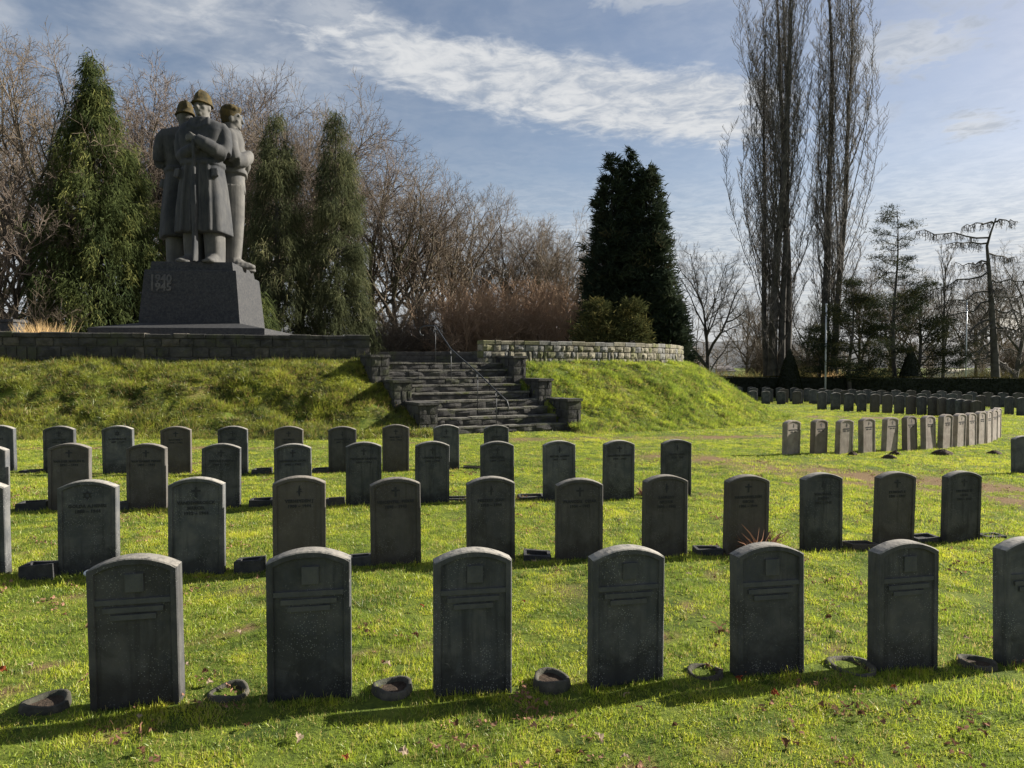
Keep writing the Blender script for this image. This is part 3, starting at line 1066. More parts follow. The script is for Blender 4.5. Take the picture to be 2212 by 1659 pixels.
    # inner arm, half hidden under the other
    g.tube([(f * -0.68, 0.06, 0.80 * H), (f * -0.84, 0.0, 0.75 * H), (f * -0.87, -0.06, 0.69 * H), (f * -0.80, -0.14, 0.625 * H)], [0.24, 0.26, 0.245, 0.23], 18)
    g.tube([(f * -0.80, -0.14, 0.625 * H), (f * -0.52, -0.38, 0.63 * H), (f * -0.2, -0.50, 0.65 * H), (f * 0.10, -0.52, 0.66 * H)], [0.23, 0.22, 0.19, 0.15], 18)
    # hands, fingers laid over the muzzle
    for (hx, hy, hz, dirx) in ((f * -0.06, -0.63, 0.713 * H, -f), (f * 0.14, -0.58, 0.672 * H, f)):
        b.ball((hx, hy, hz), (0.16, 0.11, 0.13), 12, 7)
        for q in range(4):
            fx = hx + dirx * 0.10
            zz = hz + 0.085 - q * 0.055
            b.tube([(fx, hy - 0.04, zz), (fx + dirx * 0.10, hy - 0.06, zz - 0.005), (fx + dirx * (0.19 - 0.02 * abs(q - 1)), hy + 0.02, zz - 0.015)], [0.034, 0.033, 0.026], 8)
        b.tube([(hx, hy, hz + 0.10), (hx + dirx * 0.06, hy - 0.06, hz + 0.15), (hx + dirx * 0.13, hy - 0.04, hz + 0.18)], [0.04, 0.036, 0.028], 8)
    # head with jaw, nose, brow, mouth, eye hollows, ears
    hc = 0.918 * H + 0.09
    b.loft([(0, 0, 0.22 * H, 0.55, 0.35, 2.4), (0, 0, 0.5 * H, 0.5, 0.3, 2.4), (0, 0, 0.78 * H, 0.6, 0.3, 2.4), (0, 0.03, 0.83 * H, 0.26, 0.25, 2)], 24)
    b.tube([(f * 0.74, -0.42, 0.645 * H), (f * 0.42, -0.58, 0.675 * H), (f * -0.04, -0.62, 0.708 * H)], [0.12, 0.12, 0.12], 10)
    b.tube([(f * 0.74, -0.42, 0.645 * H), (f * 0.40, -0.1, 0.64 * H)], [0.12, 0.12], 10)
    b.tube([(f * -0.52, -0.36, 0.635 * H), (f * -0.2, -0.48, 0.655 * H), (f * 0.12, -0.55, 0.668 * H)], [0.11, 0.11, 0.11], 10)
    b.tube([(f * -0.52, -0.36, 0.635 * H), (f * -0.3, -0.1, 0.64 * H)], [0.11, 0.11], 10)
    b.loft([(0, -0.06, hc - 0.40, 0.13, 0.14, 2.4), (0, -0.06, hc - 0.34, 0.20, 0.24, 2.6), (0, -0.03, hc - 0.2, 0.25, 0.30, 2.6), (0, 0.0, hc - 0.04, 0.275, 0.33, 2.4),
            (0, 0.01, hc + 0.12, 0.28, 0.33, 2.2), (0, 0.02, hc + 0.28, 0.20, 0.24, 2.0)], 30)
    b.loft([(0, 0.03, 0.82 * H, 0.27, 0.27, 2), (0, 0.02, hc - 0.2, 0.23, 0.25, 2)], 20)
    b.tube([(0, -0.31, hc + 0.00), (0, -0.39, hc - 0.10), (0, -0.43, hc - 0.17), (0, -0.33, hc - 0.20)], [0.035, 0.05, 0.065, 0.04], 8)
    b.tube([(-0.23, -0.27, hc + 0.015), (0, -0.36, hc + 0.03), (0.23, -0.27, hc + 0.015)], [0.04, 0.05, 0.04], 8)
    for s in (-1, 1):
        b.ball((s * 0.115, -0.305, hc - 0.045), (0.05, 0.035, 0.028), 10, 6)
        b.ball((s * 0.17, -0.22, hc - 0.17), (0.08, 0.08, 0.07), 10, 6)
        b.ball((s * 0.285, 0.0, hc - 0.12), (0.04, 0.08, 0.11), 10, 6)
    b.tube([(-0.10, -0.32, hc - 0.265), (0, -0.35, hc - 0.26), (0.10, -0.32, hc - 0.265)], [0.022, 0.032, 0.022], 8)
    b.ball((0, -0.27, hc - 0.36), (0.11, 0.09, 0.07), 10, 6)
    h = MB()
    if helmet:
        z0 = hc + 0.045
        h.loft([(0, 0.02, z0 - 0.01, 0.32, 0.385, 2.0), (0, 0.02, z0 + 0.10, 0.325, 0.39, 2.0), (0, 0.03, z0 + 0.24, 0.285, 0.345, 2.0), (0, 0.04, z0 + 0.35, 0.22, 0.27, 2.0), (0, 0.04, z0 + 0.40, 0.13, 0.17, 2.0)], 28)
        h.loft([(0, -0.02, z0 - 0.07, 0.385, 0.50, 2.1), (0, -0.01, z0 - 0.03, 0.37, 0.47, 2.1), (0, 0.0, z0 + 0.05, 0.32, 0.40, 2.0)], 28)
        h.tube([(0, -0.36, z0 + 0.10), (0, -0.30, z0 + 0.28), (0, -0.12, z0 + 0.40), (0, 0.10, z0 + 0.42), (0, 0.30, z0 + 0.34), (0, 0.42, z0 + 0.12)], [0.035, 0.045, 0.05, 0.05, 0.045, 0.035], 8)
    else:
        z0 = hc + 0.03
        h.loft([(0, 0.07, z0 - 0.28, 0.24, 0.27, 2.0), (0, 0.07, z0 - 0.05, 0.315, 0.32, 2.1), (0, 0.04, z0 + 0.12, 0.325, 0.37, 2.1), (0, 0.03, z0 + 0.28, 0.28, 0.33, 2.1), (0, 0.02, z0 + 0.40, 0.14, 0.18, 2.0)], 26)
        for q in range(9):
            an = -2.2 + q * 0.55
            h.ball((0.25 * math.sin(an), -0.02 - 0.26 * math.cos(an), z0 + 0.22 + 0.03 * math.sin(q * 2.1)), (0.11, 0.11, 0.10), 10, 6)
    return b, g, h


base_z = Zp + 2.03
for (ox, oy, yaw, coat, helm, flip) in ((0.17, -0.60, R(-9), True, True, 1), (-0.76, 0.42, R(-150), True, True, 1), (0.78, 0.46, R(104), False, False, -1)):
    b, g, h = figure(coat, helm, flip)
    fo = remesh(b.build('soldier_figure', M['statue'], mon, True, (ox, oy, base_z), (0, 0, yaw)), 0.03)
    fo.scale = (0.85, 0.92, 1.0)
    remesh(g.build('greatcoat' if coat else 'shirt', M['patina'] if coat else M['statue'], fo, True), 0.035)
    remesh(h.build('helmet' if helm else 'hair', M['lichen'], fo, True), 0.03)
    if ox == 0.17:
        g = MB()
        g.tube([(0.02, -0.74, 0.70 * FH), (0.03, -0.70, 0.42 * FH)], [0.06, 0.075], 10)
        g.loft([(0.09, -0.82, 0.0, 0.055, 0.17, 3), (0.085, -0.80, 0.05 * FH, 0.065, 0.16, 3), (0.06, -0.76, 0.17 * FH, 0.085, 0.12, 3), (0.05, -0.74, 0.28 * FH, 0.115, 0.11, 3),
                (0.04, -0.73, 0.36 * FH, 0.115, 0.10, 3), (0.03, -0.72, 0.45 * FH, 0.08, 0.08, 3)], 16)
        g.box((-0.09, -0.82, 0.33 * FH), (0.16, -0.70, 0.345 * FH))
        remesh(g.build('rifle', M['patina'], fo, True), 0.028)


# ------------------------------------------------------------------ gravestones
def grave_profile(W, H, rise, inset=0.0, n=14):
    w = W / 2 - inset
    hs = H - rise
    pts = [(-w, 0.0 if inset == 0 else 0.0), (-w, hs - inset * 0.55)]
    for i in range(1, n):
        t = i / n
        x = -w + 2 * w * t
        pts.append((x, hs - inset * 0.55 + rise * (1 - (2 * t - 1) ** 2) - inset * 0.45 * (1 - abs(2 * t - 1))))
    pts += [(w, hs - inset * 0.55), (w, 0.0)]
    return pts


def grave_mesh(name, mat, W=0.425, H=0.75, T=0.135, rise=0.055, rim=0.032, dep=0.013, bury=0.15):
    """slab standing on z=0, front face at y=0, thickness to +y, sunk below ground"""
    mb = MB()
    o = grave_profile(W, H, rise)
    i = grave_profile(W, H, rise, rim)
    o = [(x, -bury if k in (0, len(o) - 1) else z) for k, (x, z) in enumerate(o)]
    i = [(x, -bury if k in (0, len(i) - 1) else z) for k, (x, z) in enumerate(i)]
    n = len(o)
    bv = 0.006
    def off(p, d):
        cx = math.copysign(d, p[0]) if abs(p[0]) > W / 2 - 0.01 else 0
        return (p[0] - cx, p[1] - (d if p[1] > 0 else 0))
    ob = [off(p, bv) for p in o]
    rings = [[(x, T, z) for x, z in ob], [(x, T - bv, z) for x, z in o], [(x, bv, z) for x, z in o], [(x, 0.0, z) for x, z in ob],
             [(x, 0.0, z) for x, z in i], [(x * 0.985, dep, z - 0.004) for x, z in i]]
    V = [p for r in rings for p in r]
    fs = []
    for r in range(5):
        for k in range(n - 1):
            fs.append((r * n + k, r * n + k + 1, (r + 1) * n + k + 1, (r + 1) * n + k))
    fs.append(tuple(5 * n + k for k in range(n)))
    fs.append(tuple(range(n - 1, -1, -1)))
    mb.add(V, fs)
    me = bpy.data.meshes.new(name)
    me.from_pydata(np.concatenate(mb.v).tolist(), [], mb.f)
    me.materials.append(mat)
    me.update()
    return me


def flat_mesh(name, polys, mat, thick=0.003):
    mb = MB()
    for poly in polys:
        n = len(poly)
        mb.add([(x, 0, z) for x, z in poly] + [(x, thick, z) for x, z in poly],
               [tuple(range(n)), tuple(range(2 * n - 1, n - 1, -1))] + [(k, n + k, n + (k + 1) % n, (k + 1) % n) for k in range(n)])
    me = bpy.data.meshes.new(name)
    me.from_pydata(np.concatenate(mb.v).tolist(), [], mb.f)
    me.materials.append(mat)
    me.update()
    return me


EMB = {}
cw = 0.008
EMB['cross'] = flat_mesh('cross', [[(-cw, -0.04), (cw, -0.04), (cw, 0.035), (-cw, 0.035)], [(-0.03, 0.006), (-cw, 0.002), (-cw, 0.02), (-0.03, 0.016)], [(cw, 0.002), (0.03, 0.006), (0.03, 0.016), (cw, 0.02)],
                                  [(-0.034, 0.003), (-0.03, 0.003), (-0.03, 0.019), (-0.034, 0.019)], [(0.03, 0.003), (0.034, 0.003), (0.034, 0.019), (0.03, 0.019)],
                                  [(-0.011, 0.035), (0.011, 0.035), (0.0, 0.042)]], M['paint'])
tri = lambda s, r, r2: [[(math.sin(s + 2.0944 * k) * r, math.cos(s + 2.0944 * k) * r), (math.sin(s + 2.0944 * (k + 1)) * r, math.cos(s + 2.0944 * (k + 1)) * r),
                         (math.sin(s + 2.0944 * (k + 1)) * r2, math.cos(s + 2.0944 * (k + 1)) * r2), (math.sin(s + 2.0944 * k) * r2, math.cos(s + 2.0944 * k) * r2)] for k in range(3)]
EMB['star'] = flat_mesh('star', tri(0, 0.038, 0.024) , M['paint'])
EMB['star2'] = flat_mesh('star2', tri(math.pi, 0.038, 0.024), M['paint'], 0.0036)
EMB['torch'] = flat_mesh('torch', [[(-0.004, -0.042), (0.004, -0.042), (0.009, -0.008), (-0.009, -0.008)], [(-0.009, -0.008), (0.009, -0.008), (0.004, 0.045), (-0.003, 0.04)],
                                   [(-0.022, -0.014), (-0.009, -0.006), (-0.009, -0.0), (-0.024, -0.008)], [(0.009, -0.006), (0.022, -0.014), (0.024, -0.008), (0.009, 0.0)],
                                   [(0.005, 0.01), (0.018, 0.004), (0.012, 0.022)]], M['paint'])
PLAQ = flat_mesh('relief_plaque', [[(-0.041, -0.044), (0.041, -0.044), (0.041, 0.044), (-0.041, 0.044)]], M['grave_relief'], 0.012)
BAND = {k: flat_mesh('relief_band', [[(-wd_ / 2, -0.0125), (wd_ / 2, -0.0125), (wd_ / 2, 0.0125), (-wd_ / 2, 0.0125)]], M['grave_relief'], 0.0115) for k, wd_ in (('a', 0.338), ('b', 0.27), ('c', 0.205))}
TXT = {}


def lines_mesh(lines, size=0.027):
    key = tuple(lines)
    if key not in TXT:
        V, Fs, n = [], [], 0
        for i, ln in enumerate(lines):
            tm = text_mesh(ln, size * 1.25, 0.0015, 1.08, bold=0.0014)
            co = np.zeros(len(tm.vertices) * 3, np.float32)
            tm.vertices.foreach_get('co', co)
            co = co.reshape(-1, 3)
            wmax = np.ptp(co[:, 0])
            sc_ = min(1.0, 0.31 / max(wmax, 1e-3))
            P = np.stack([co[:, 0] * sc_, -co[:, 2], co[:, 1] - i * size * 1.55], 1)
            V.append(P)
            Fs += [[v + n for v in p.vertices] for p in tm.polygons]
            n += len(P)
            bpy.data.meshes.remove(tm)
        me = bpy.data.meshes.new('inscription')
        me.from_pydata(np.concatenate(V).tolist(), [], Fs)
        me.materials.append(M['paint'])
        me.update()
        TXT[key] = me
    return TXT[key]


GM = {}


def grave(X, Yt, Yb, yaw, label, group, emblem=None, lines=None, mat='grave', style='plain', W=0.425, T=0.09, jit=True):
    p = gpt(X, Yb)
    dist = math.hypot(p[0], p[1])
    Hh = (Yb - Yt) * p[1] / F
    Hh = min(max(Hh, 0.66), 0.90)
    key = (mat, round(Hh / 0.02), W, T)
    if key not in GM:
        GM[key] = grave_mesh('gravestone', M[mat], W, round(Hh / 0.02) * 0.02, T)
    Hq = round(Hh / 0.02) * 0.02
    jy = random.gauss(0, 1.6) if jit else 0
    jr = random.gauss(0, 0.35) if jit else 0
    o = link('gravestone', GM[key], None, (p[0], p[1], p[2]), (R(random.gauss(0, .9)), R(jr), yaw + R(jy)))
    tag(o, label, 'gravestone', group)
    fy = 0.0135 - 0.0035
    if style == 'relief':
        link('relief_plaque', PLAQ, o, (0.008, 0.002, Hq - 0.122))
        link('relief_band', BAND['a'], o, (0, 0.0022, Hq - 0.212))
        link('relief_band', BAND['b'], o, (0, 0.0023, Hq - 0.252))
        link('relief_band', BAND['c'], o, (0, 0.0024, Hq - 0.288))
    if emblem:
        e = link(emblem, EMB[emblem], o, (0, fy, Hq - 0.115))
        if emblem == 'star':
            link('star', EMB['star2'], o, (0, fy - 0.0004, Hq - 0.115))
    if lines:
        link('inscription', lines_mesh(lines), o, (0, fy + 0.001, Hq - 0.20))
    return o


ORD = ['first', 'second', 'third', 'fourth', 'fifth', 'sixth', 'seventh', 'eighth', 'ninth', 'tenth', 'eleventh', 'twelfth', 'thirteenth', 'fourteenth', 'fifteenth',
       'sixteenth', 'seventeenth', 'eighteenth', 'nineteenth', 'twentieth']
row1 = [(293, 1200, 1532), (669, 1187, 1517), (1023, 1181, 1497), (1357, 1176, 1480), (1667, 1171, 1468), (1963, 1166, 1452), (2236, 1160, 1437)]
lab1 = ['large dark gravestone with pale scuffs near its foot, leftmost of the front row',
        'large dark gravestone with square relief plaque, second from left in the front row',
        'large dark gravestone with square relief plaque, third from left in the front row',
        'large dark gravestone with square relief plaque, fourth from left in the front row',
        'large dark gravestone in the front row with dead leaves poking up behind its top',
        'large dark gravestone in the front row right of the widest concrete planter',
        'large brownish gravestone cut off by the right edge, last of the front row']
for (X, a, b), lb in zip(row1, lab1):
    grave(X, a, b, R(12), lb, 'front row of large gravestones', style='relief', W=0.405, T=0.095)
row2 = [(-52, 1036, 1247, None, None), (189, 1034, 1243, 'star', ['GOLDA A.HENRI', '1888 – 1944']), (423, 1031, 1239, 'cross', ['VANDENBROECK', 'MARCEL', '1912 – 1944']),
        (647, 1029, 1230, 'torch', ['VERHEYDEN J', '1908 – 1944']), (857, 1032, 1223, 'cross', ['VINCENTEL  PIERRE', '1898 – 1943']), (1062, 1028, 1216, 'torch', ['PEETERS  JEAN', '1910 – 1944']),
        (1253, 1033, 1211, 'cross', ['FRANCOIS  CESAR', '1904 – 1943']), (1440, 1027, 1204, 'torch', ['LAURENT', 'VICTOR', '1896 – 1942']), (1615, 1027, 1200, 'cross', ['VANDERVELDEN', 'OSCAR', '1906 – 1944']),
        (1780, 1021, 1190, 'torch', ['WAUTERS L', 'JOSEPH', '1911 – 1943']), (1936, 1017, 1175, 'cross', ['DUMONT E', '1901 – 1944']), (2082, 1015, 1171, 'cross', ['DELVAUX M', 'LEON', '1909 – 1943'])]
lab2 = ['gravestone cut off by the left edge in the second row, its right side sunlit',
        'dark gravestone with a six-pointed star and two lines in the second row',
        'brown-stained gravestone with a cross beside the star stone in the second row',
        'gravestone with a torch emblem behind the second stone of the front row',
        'gravestone with a cross and wide two-word line, fifth in the second row',
        'very dark gravestone with pale drip streaks and torch emblem in the second row',
        'gravestone with a cross right of the streaked dark stone in the second row',
        'gravestone with a torch emblem behind the fourth and fifth front stones',
        'gravestone in the second row with dead spiky leaves at its foot',
        'gravestone with torch emblem right of the dead spiky plant, second row',
        'gravestone with a worn cross, second from right in the second row',
        'gravestone with a clear cross at the right end of the second row']
for (X, a, b, e, ln), lb in zip(row2, lab2):
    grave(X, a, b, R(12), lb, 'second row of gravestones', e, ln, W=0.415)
row3 = [(-32, 960, 1106, 'cross', ['DUBOIS HENRI']), (148, 958, 1102, 'cross', ['VAN DER MAELEN H', '1891 – 1944']), (316, 957, 1100, 'cross', ['VAN DAMME PIERRE', '1897 – 1944']), (477, 957, 1098, 'cross', ['SERVAIS JOSEPH', '1909 – 1944']),
        (634, 957, 1096, 'cross', ['HENNEAUX LEON', '1905 – 1943']), (786, 955, 1093, 'cross', ['DECOENE ARMAND', '1896 – 1944']), (934, 954, 1088, 'cross', ['LEMAIRE EMILE', '1902 – 1943']), (1075, 953, 1086, 'cross', ['NEEF JULES', '1899 – 1944']),
        (1210, 950, 1081, 'torch', ['MICHEL ALBERT', '1907 – 1944']), (1338, 950, 1077, 'cross', ['BAUWENS GERARD', '1900 – 1943']), (1463, 948, 1072, 'torch', ['CLAES LOUIS', '1913 – 1942'])]
for k, (X, a, b, e, ln) in enumerate(row3):
    if k == 0:
        lb = 'gravestone cut off by the left edge in the third row with bright right side'
    elif k == 2:
        lb = 'warm brown gravestone with a faint cross, third from left in the third row'
    elif k == 10:
        lb = 'gravestone at the right end of the third row, alone before the bare earth'
    else:
        lb = f'grey gravestone with {"a cross" if e == "cross" else "torch emblem"}, {ORD[k]} from left in the third row'
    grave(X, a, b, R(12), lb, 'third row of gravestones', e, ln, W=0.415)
row4 = [(-3, 919, 1019, None), (127, 919, 1020, 'cross'), (255, 919, 1022, 'star'), (380, 921, 1023, 'cross'), (503, 920, 1025, 'cross'), (623, 919, 1024, 'cross'),
        (740, 920, 1023, 'torch'), (855, 918, 1019, 'cross'), (965, 918, 1013, 'cross'), (1074, 917, 1008, 'torch')]
four = [['PIRON J'], ['LECLERCQ', '1899 – 1944'], ['ROSENBERG M', '1887 – 1944'], ['MARTENS A', '1910 – 1943']]
for k, (X, a, b, e) in enumerate(row4):
    nm = {'cross': 'a cross', 'star': 'a six-pointed star', 'torch': 'a torch emblem', None: 'no visible emblem'}[e]
    lb = f'small gravestone with {nm}, {ORD[k]} from left in the fourth row'
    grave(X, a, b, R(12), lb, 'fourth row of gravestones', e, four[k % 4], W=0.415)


def cA(x, y):
    return ((1820 + x * 0.17179) * 0.86406, (950 + y * 0.17179) * 0.86406)


def cB(x, y):
    return ((2180 + x * 0.17179) * 0.86406, (950 + y * 0.17179) * 0.86406)


arc = [cA(955, 588) + cA(0, 1083)[1:], cA(1355, 573) + cA(0, 1080)[1:], cA(1722, 570) + cA(0, 1074)[1:], cA(2060, 556) + cA(0, 1058)[1:],
       cB(290, 543) + cB(0, 1036)[1:], cB(590, 524) + cB(0, 1022)[1:], cB(862, 512) + cB(0, 1010)[1:], cB(1100, 498) + cB(0, 995)[1:], cB(1300, 485) + cB(0, 972)[1:],
       cB(1468, 470) + cB(0, 950)[1:], cB(1607, 457) + cB(0, 932)[1:], cB(1718, 445) + cB(0, 915)[1:], cB(1795, 425) + cB(0, 880)[1:], cB(1850, 405) + cB(0, 850)[1:]]
for k, (X, a, b) in enumerate(arc):
    yw = R(31 + max(0, k - 6) * 1.6)
    pl = 'nearest the grassy bank' if k == 0 else ('at its far right end' if k == 13 else f'{ORD[k]} from left')
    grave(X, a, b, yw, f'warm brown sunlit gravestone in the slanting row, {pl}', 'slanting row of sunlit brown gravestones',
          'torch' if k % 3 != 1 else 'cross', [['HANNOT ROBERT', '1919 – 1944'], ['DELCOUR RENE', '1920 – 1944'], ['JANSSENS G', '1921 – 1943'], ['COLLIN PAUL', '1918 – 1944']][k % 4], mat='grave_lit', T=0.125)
p_edge = (2216, 940, 1024)
grave(*p_edge, R(8), 'lone dark gravestone cut off at the right edge beyond the molehills', 'second row of gravestones')

f1 = [cA(1378, 170) + cA(0, 432)[1:], cA(1572, 183) + cA(0, 440)[1:], cA(1765, 192) + cA(0, 455)[1:], cA(1955, 195) + cA(0, 465)[1:], cB(50, 203) + cB(0, 472)[1:], cB(230, 210) + cB(0, 484)[1:],
      cB(408, 220) + cB(0, 498)[1:], cB(580, 228) + cB(0, 510)[1:], cB(738, 238) + cB(0, 516)[1:], cB(895, 246) + cB(0, 522)[1:], cB(1035, 255) + cB(0, 528)[1:], cB(1165, 265) + cB(0, 533)[1:],
      cB(1300, 278) + cB(0, 540)[1:], cB(1410, 290) + cB(0, 545)[1:], cB(1525, 300) + cB(0, 550)[1:]]
for k, (X, a, b) in enumerate(f1):
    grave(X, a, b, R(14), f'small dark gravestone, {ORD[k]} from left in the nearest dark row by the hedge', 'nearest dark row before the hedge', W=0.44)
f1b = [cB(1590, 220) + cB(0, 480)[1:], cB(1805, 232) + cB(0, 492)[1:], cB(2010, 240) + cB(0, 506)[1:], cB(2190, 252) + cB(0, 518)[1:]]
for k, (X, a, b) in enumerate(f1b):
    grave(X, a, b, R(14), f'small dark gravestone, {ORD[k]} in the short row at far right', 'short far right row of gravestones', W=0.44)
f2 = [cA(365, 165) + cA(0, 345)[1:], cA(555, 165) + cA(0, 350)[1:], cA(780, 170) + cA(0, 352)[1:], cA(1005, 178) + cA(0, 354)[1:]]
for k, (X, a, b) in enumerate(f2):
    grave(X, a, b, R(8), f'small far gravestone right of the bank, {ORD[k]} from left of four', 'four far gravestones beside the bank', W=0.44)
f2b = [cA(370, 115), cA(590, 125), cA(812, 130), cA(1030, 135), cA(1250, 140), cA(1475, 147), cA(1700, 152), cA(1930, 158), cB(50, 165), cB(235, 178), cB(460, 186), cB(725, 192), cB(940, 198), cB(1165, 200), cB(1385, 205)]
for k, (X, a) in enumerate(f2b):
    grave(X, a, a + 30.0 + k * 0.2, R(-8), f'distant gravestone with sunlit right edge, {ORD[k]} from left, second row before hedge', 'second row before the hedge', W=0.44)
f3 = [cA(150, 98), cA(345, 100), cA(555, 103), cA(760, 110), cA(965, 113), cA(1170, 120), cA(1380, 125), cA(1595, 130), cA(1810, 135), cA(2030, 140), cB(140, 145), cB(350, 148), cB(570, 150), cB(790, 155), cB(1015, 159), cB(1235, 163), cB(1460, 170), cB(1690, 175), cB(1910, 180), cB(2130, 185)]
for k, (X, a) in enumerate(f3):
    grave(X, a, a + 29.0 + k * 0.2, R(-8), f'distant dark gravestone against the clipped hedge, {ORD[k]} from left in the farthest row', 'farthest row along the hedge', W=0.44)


# ------------------------------------------------------------------ planters, pebble, leaves, molehills
HOLES = []


def ring_planter(X, Y, wd_, label):
    p = gpt(X, Y)
    wd_ *= 0.86
    mb = MB()
    k = 16
    a = np.linspace(0, 2 * math.pi, k, endpoint=False)
    jit_ = 1 + 0.05 * np.sin(a * 3 + random.random() * 6) + np.array([random.uniform(-.03, .03) for _ in a])
    prof_ = [(1.0, -0.09), (1.04, 0.0), (1.02, 0.05), (0.96, 0.082), (0.80, 0.084), (0.74, 0.070), (0.71, 0.062), (0.45, 0.058), (0.02, 0.060)]
    G = np.array([[(math.cos(t) * r * j * wd_ / 2, math.sin(t) * r * j * wd_ / 2, z + (0.008 * math.sin(t * 2 + 1) if z > 0.06 else 0)) for t, j in zip(a, jit_)] for r, z in prof_])
    n = len(prof_)
    mb.add(G.reshape(-1, 3), [(i * k + j, i * k + (j + 1) % k, (i + 1) * k + (j + 1) % k, (i + 1) * k + j) for i in range(n - 1) for j in range(k)] + [tuple((n - 1) * k + j for j in range(k))])
    mb.mi = [1 if k_ >= 6 * k else 0 for k_ in range(len(mb.f))]
    o = mb.build('planter_bowl', [M['concrete'], M['earth']], None, True, (p[0], p[1] + 0.02, p[2] - 0.048), (R(random.uniform(-2, 2)), R(random.uniform(-2, 2)), random.random() * 6))
    HOLES.append((p[0], p[1] + 0.02, wd_ * 0.52))
    tag(o, label, 'planter', 'sunken concrete planters in the front row')


for X, Y, wd_, lb in ((93, 1530, 0.255, 'sunken round concrete planter left of the leftmost front gravestone'), (492, 1508, 0.235, 'sunken round concrete planter between the first and second front gravestones'),
                      (845, 1496, 0.25, 'sunken round concrete planter between the second and third front gravestones'), (1190, 1478, 0.235, 'sunken round concrete planter between the third and fourth front gravestones'),
                      (1526, 1464, 0.23, 'sunken round concrete planter between the fourth and fifth front gravestones'), (1842, 1450, 0.31, 'widest concrete planter bowl, between the fifth and sixth front gravestones'),
                      (2112, 1441, 0.24, 'sunken round concrete planter near the right edge in the front row')):
    ring_planter(X, Y, wd_, lb)


def block_planter(X, Y, wd_, hgt, label):
    p = gpt(X, Y)
    hgt *= 0.8
    mb = MB()
    w2, d2, t = wd_ / 2, wd_ * 0.34, 0.03
    h = [hgt * random.uniform(0.86, 1.04) for _ in range(4)]
    oc = [(-w2, -d2), (w2, -d2), (w2, d2), (-w2, d2)]
    ic = [(-w2 + t, -d2 + t), (w2 - t, -d2 + t), (w2 - t, d2 - t), (-w2 + t, d2 - t)]
    oc = [(x + random.uniform(-.006, .006), y + random.uniform(-.006, .006)) for x, y in oc]
    V = [(x * 1.03, y * 1.03, -0.06) for x, y in oc] + [(x, y, h[k]) for k, (x, y) in enumerate(oc)] + [(x, y, h[k]) for k, (x, y) in enumerate(ic)] + [(x, y, hgt * 0.35) for x, y in ic]
    fs = [(i * 4 + j, i * 4 + (j + 1) % 4, i * 4 + 4 + (j + 1) % 4, i * 4 + 4 + j) for i in range(3) for j in range(4)] + [(12, 13, 14, 15)]
    mb.add(V, fs)
    o = mb.build('flower_trough', M['dark_block'], None, False, (p[0], p[1] + d2, p[2]), (R(random.uniform(-3, 3)), R(random.uniform(-4, 4)), R(6 + random.uniform(-6, 6))))
    tag(o, label, 'planter', 'dark stone flower troughs between the gravestones')


for X, Y, wd_, h, lb in ((75, 1252, 0.25, 0.14, 'dark stone trough left of the star gravestone in the second row'), (534, 1237, 0.21, 0.12, 'dark stone trough right of the brown-stained cross gravestone, second row'),
                         (775, 1226, 0.20, 0.11, 'dark stone trough half hidden behind the second front gravestone'), (1160, 1212, 0.24, 0.07, 'low dark trough left of the seventh gravestone in the second row'),
                         (1533, 1200, 0.24, 0.07, 'low dark trough left of the gravestone with dead leaves'), (1870, 1186, 0.30, 0.05, 'flat dark trough left of the second-last stone of the second row'),
                         (2005, 1170, 0.26, 0.05, 'flat dark trough left of the last stone of the second row'), (2152, 1163, 0.22, 0.03, 'flat dark trough right of the last stone of the second row'),
                         (62, 1103, 0.30, 0.11, 'dark stone trough at the left edge in the third row'), (256, 1101, 0.2, 0.10, 'dark stone trough left of the warm brown third-row gravestone'),
                         (560, 1096, 0.26, 0.11, 'dark stone trough between the fourth and fifth stones, third row'), (722, 1094, 0.22, 0.11, 'dark stone trough between the fifth and sixth stones, third row'),
                         (990, 1084, 0.3, 0.05, 'low dark trough right of the seventh stone in the third row'), (1148, 1080, 0.32, 0.05, 'low dark trough right of the eighth stone in the third row'),
                         (62, 1021, 0.30, 0.04, 'flat dark trough at the left edge in the fourth row'), (562, 1025, 0.26, 0.10, 'dark stone trough between the fifth and sixth stones, fourth row'),
                         (690, 1024, 0.24, 0.10, 'dark stone trough between the sixth and seventh stones, fourth row'), (2000 * 0.51, 1012, 0.3, 0.03, 'flat dark trough near the right end of the fourth row')):
    block_planter(X, Y, wd_, h, lb)

p = gpt(190, 1246)
mb = MB()
mb.ball((0, 0, 0.015), (0.032, 0.028, 0.026), 14, 9)
tag(mb.build('pebble', M['white'], None, True, (p[0], p[1], p[2] + 0.012)), 'smooth white pebble at the foot of the star gravestone', 'pebble')


def leaf_mesh(kind):
    k = random.Random(kind)
    n = 7
    V = []
    L, Wd = 0.05, 0.03
    for i in range(n):
        t = i / (n - 1)
        wv = Wd * math.sin(math.pi * min(1, t * 0.95 + 0.05)) * (1 + 0.5 * math.sin(t * 17 + kind)) + 0.001
        zz = 0.022 * math.sin(t * 3.0) + 0.006
        V += [(-wv, L * (t - 0.5) * 1.6, zz + 0.016 * k.random()), (0, L * (t - 0.5) * 1.6, zz - 0.004), (wv, L * (t - 0.5) * 1.6, zz + 0.018 * k.random())]
    fs = []
    for i in range(n - 1):
        fs += [(i * 3, i * 3 + 1, i * 3 + 4, i * 3 + 3), (i * 3 + 1, i * 3 + 2, i * 3 + 5, i * 3 + 4)]
    me = bpy.data.meshes.new('leaf')
    me.from_pydata(V, [], fs)
    return me


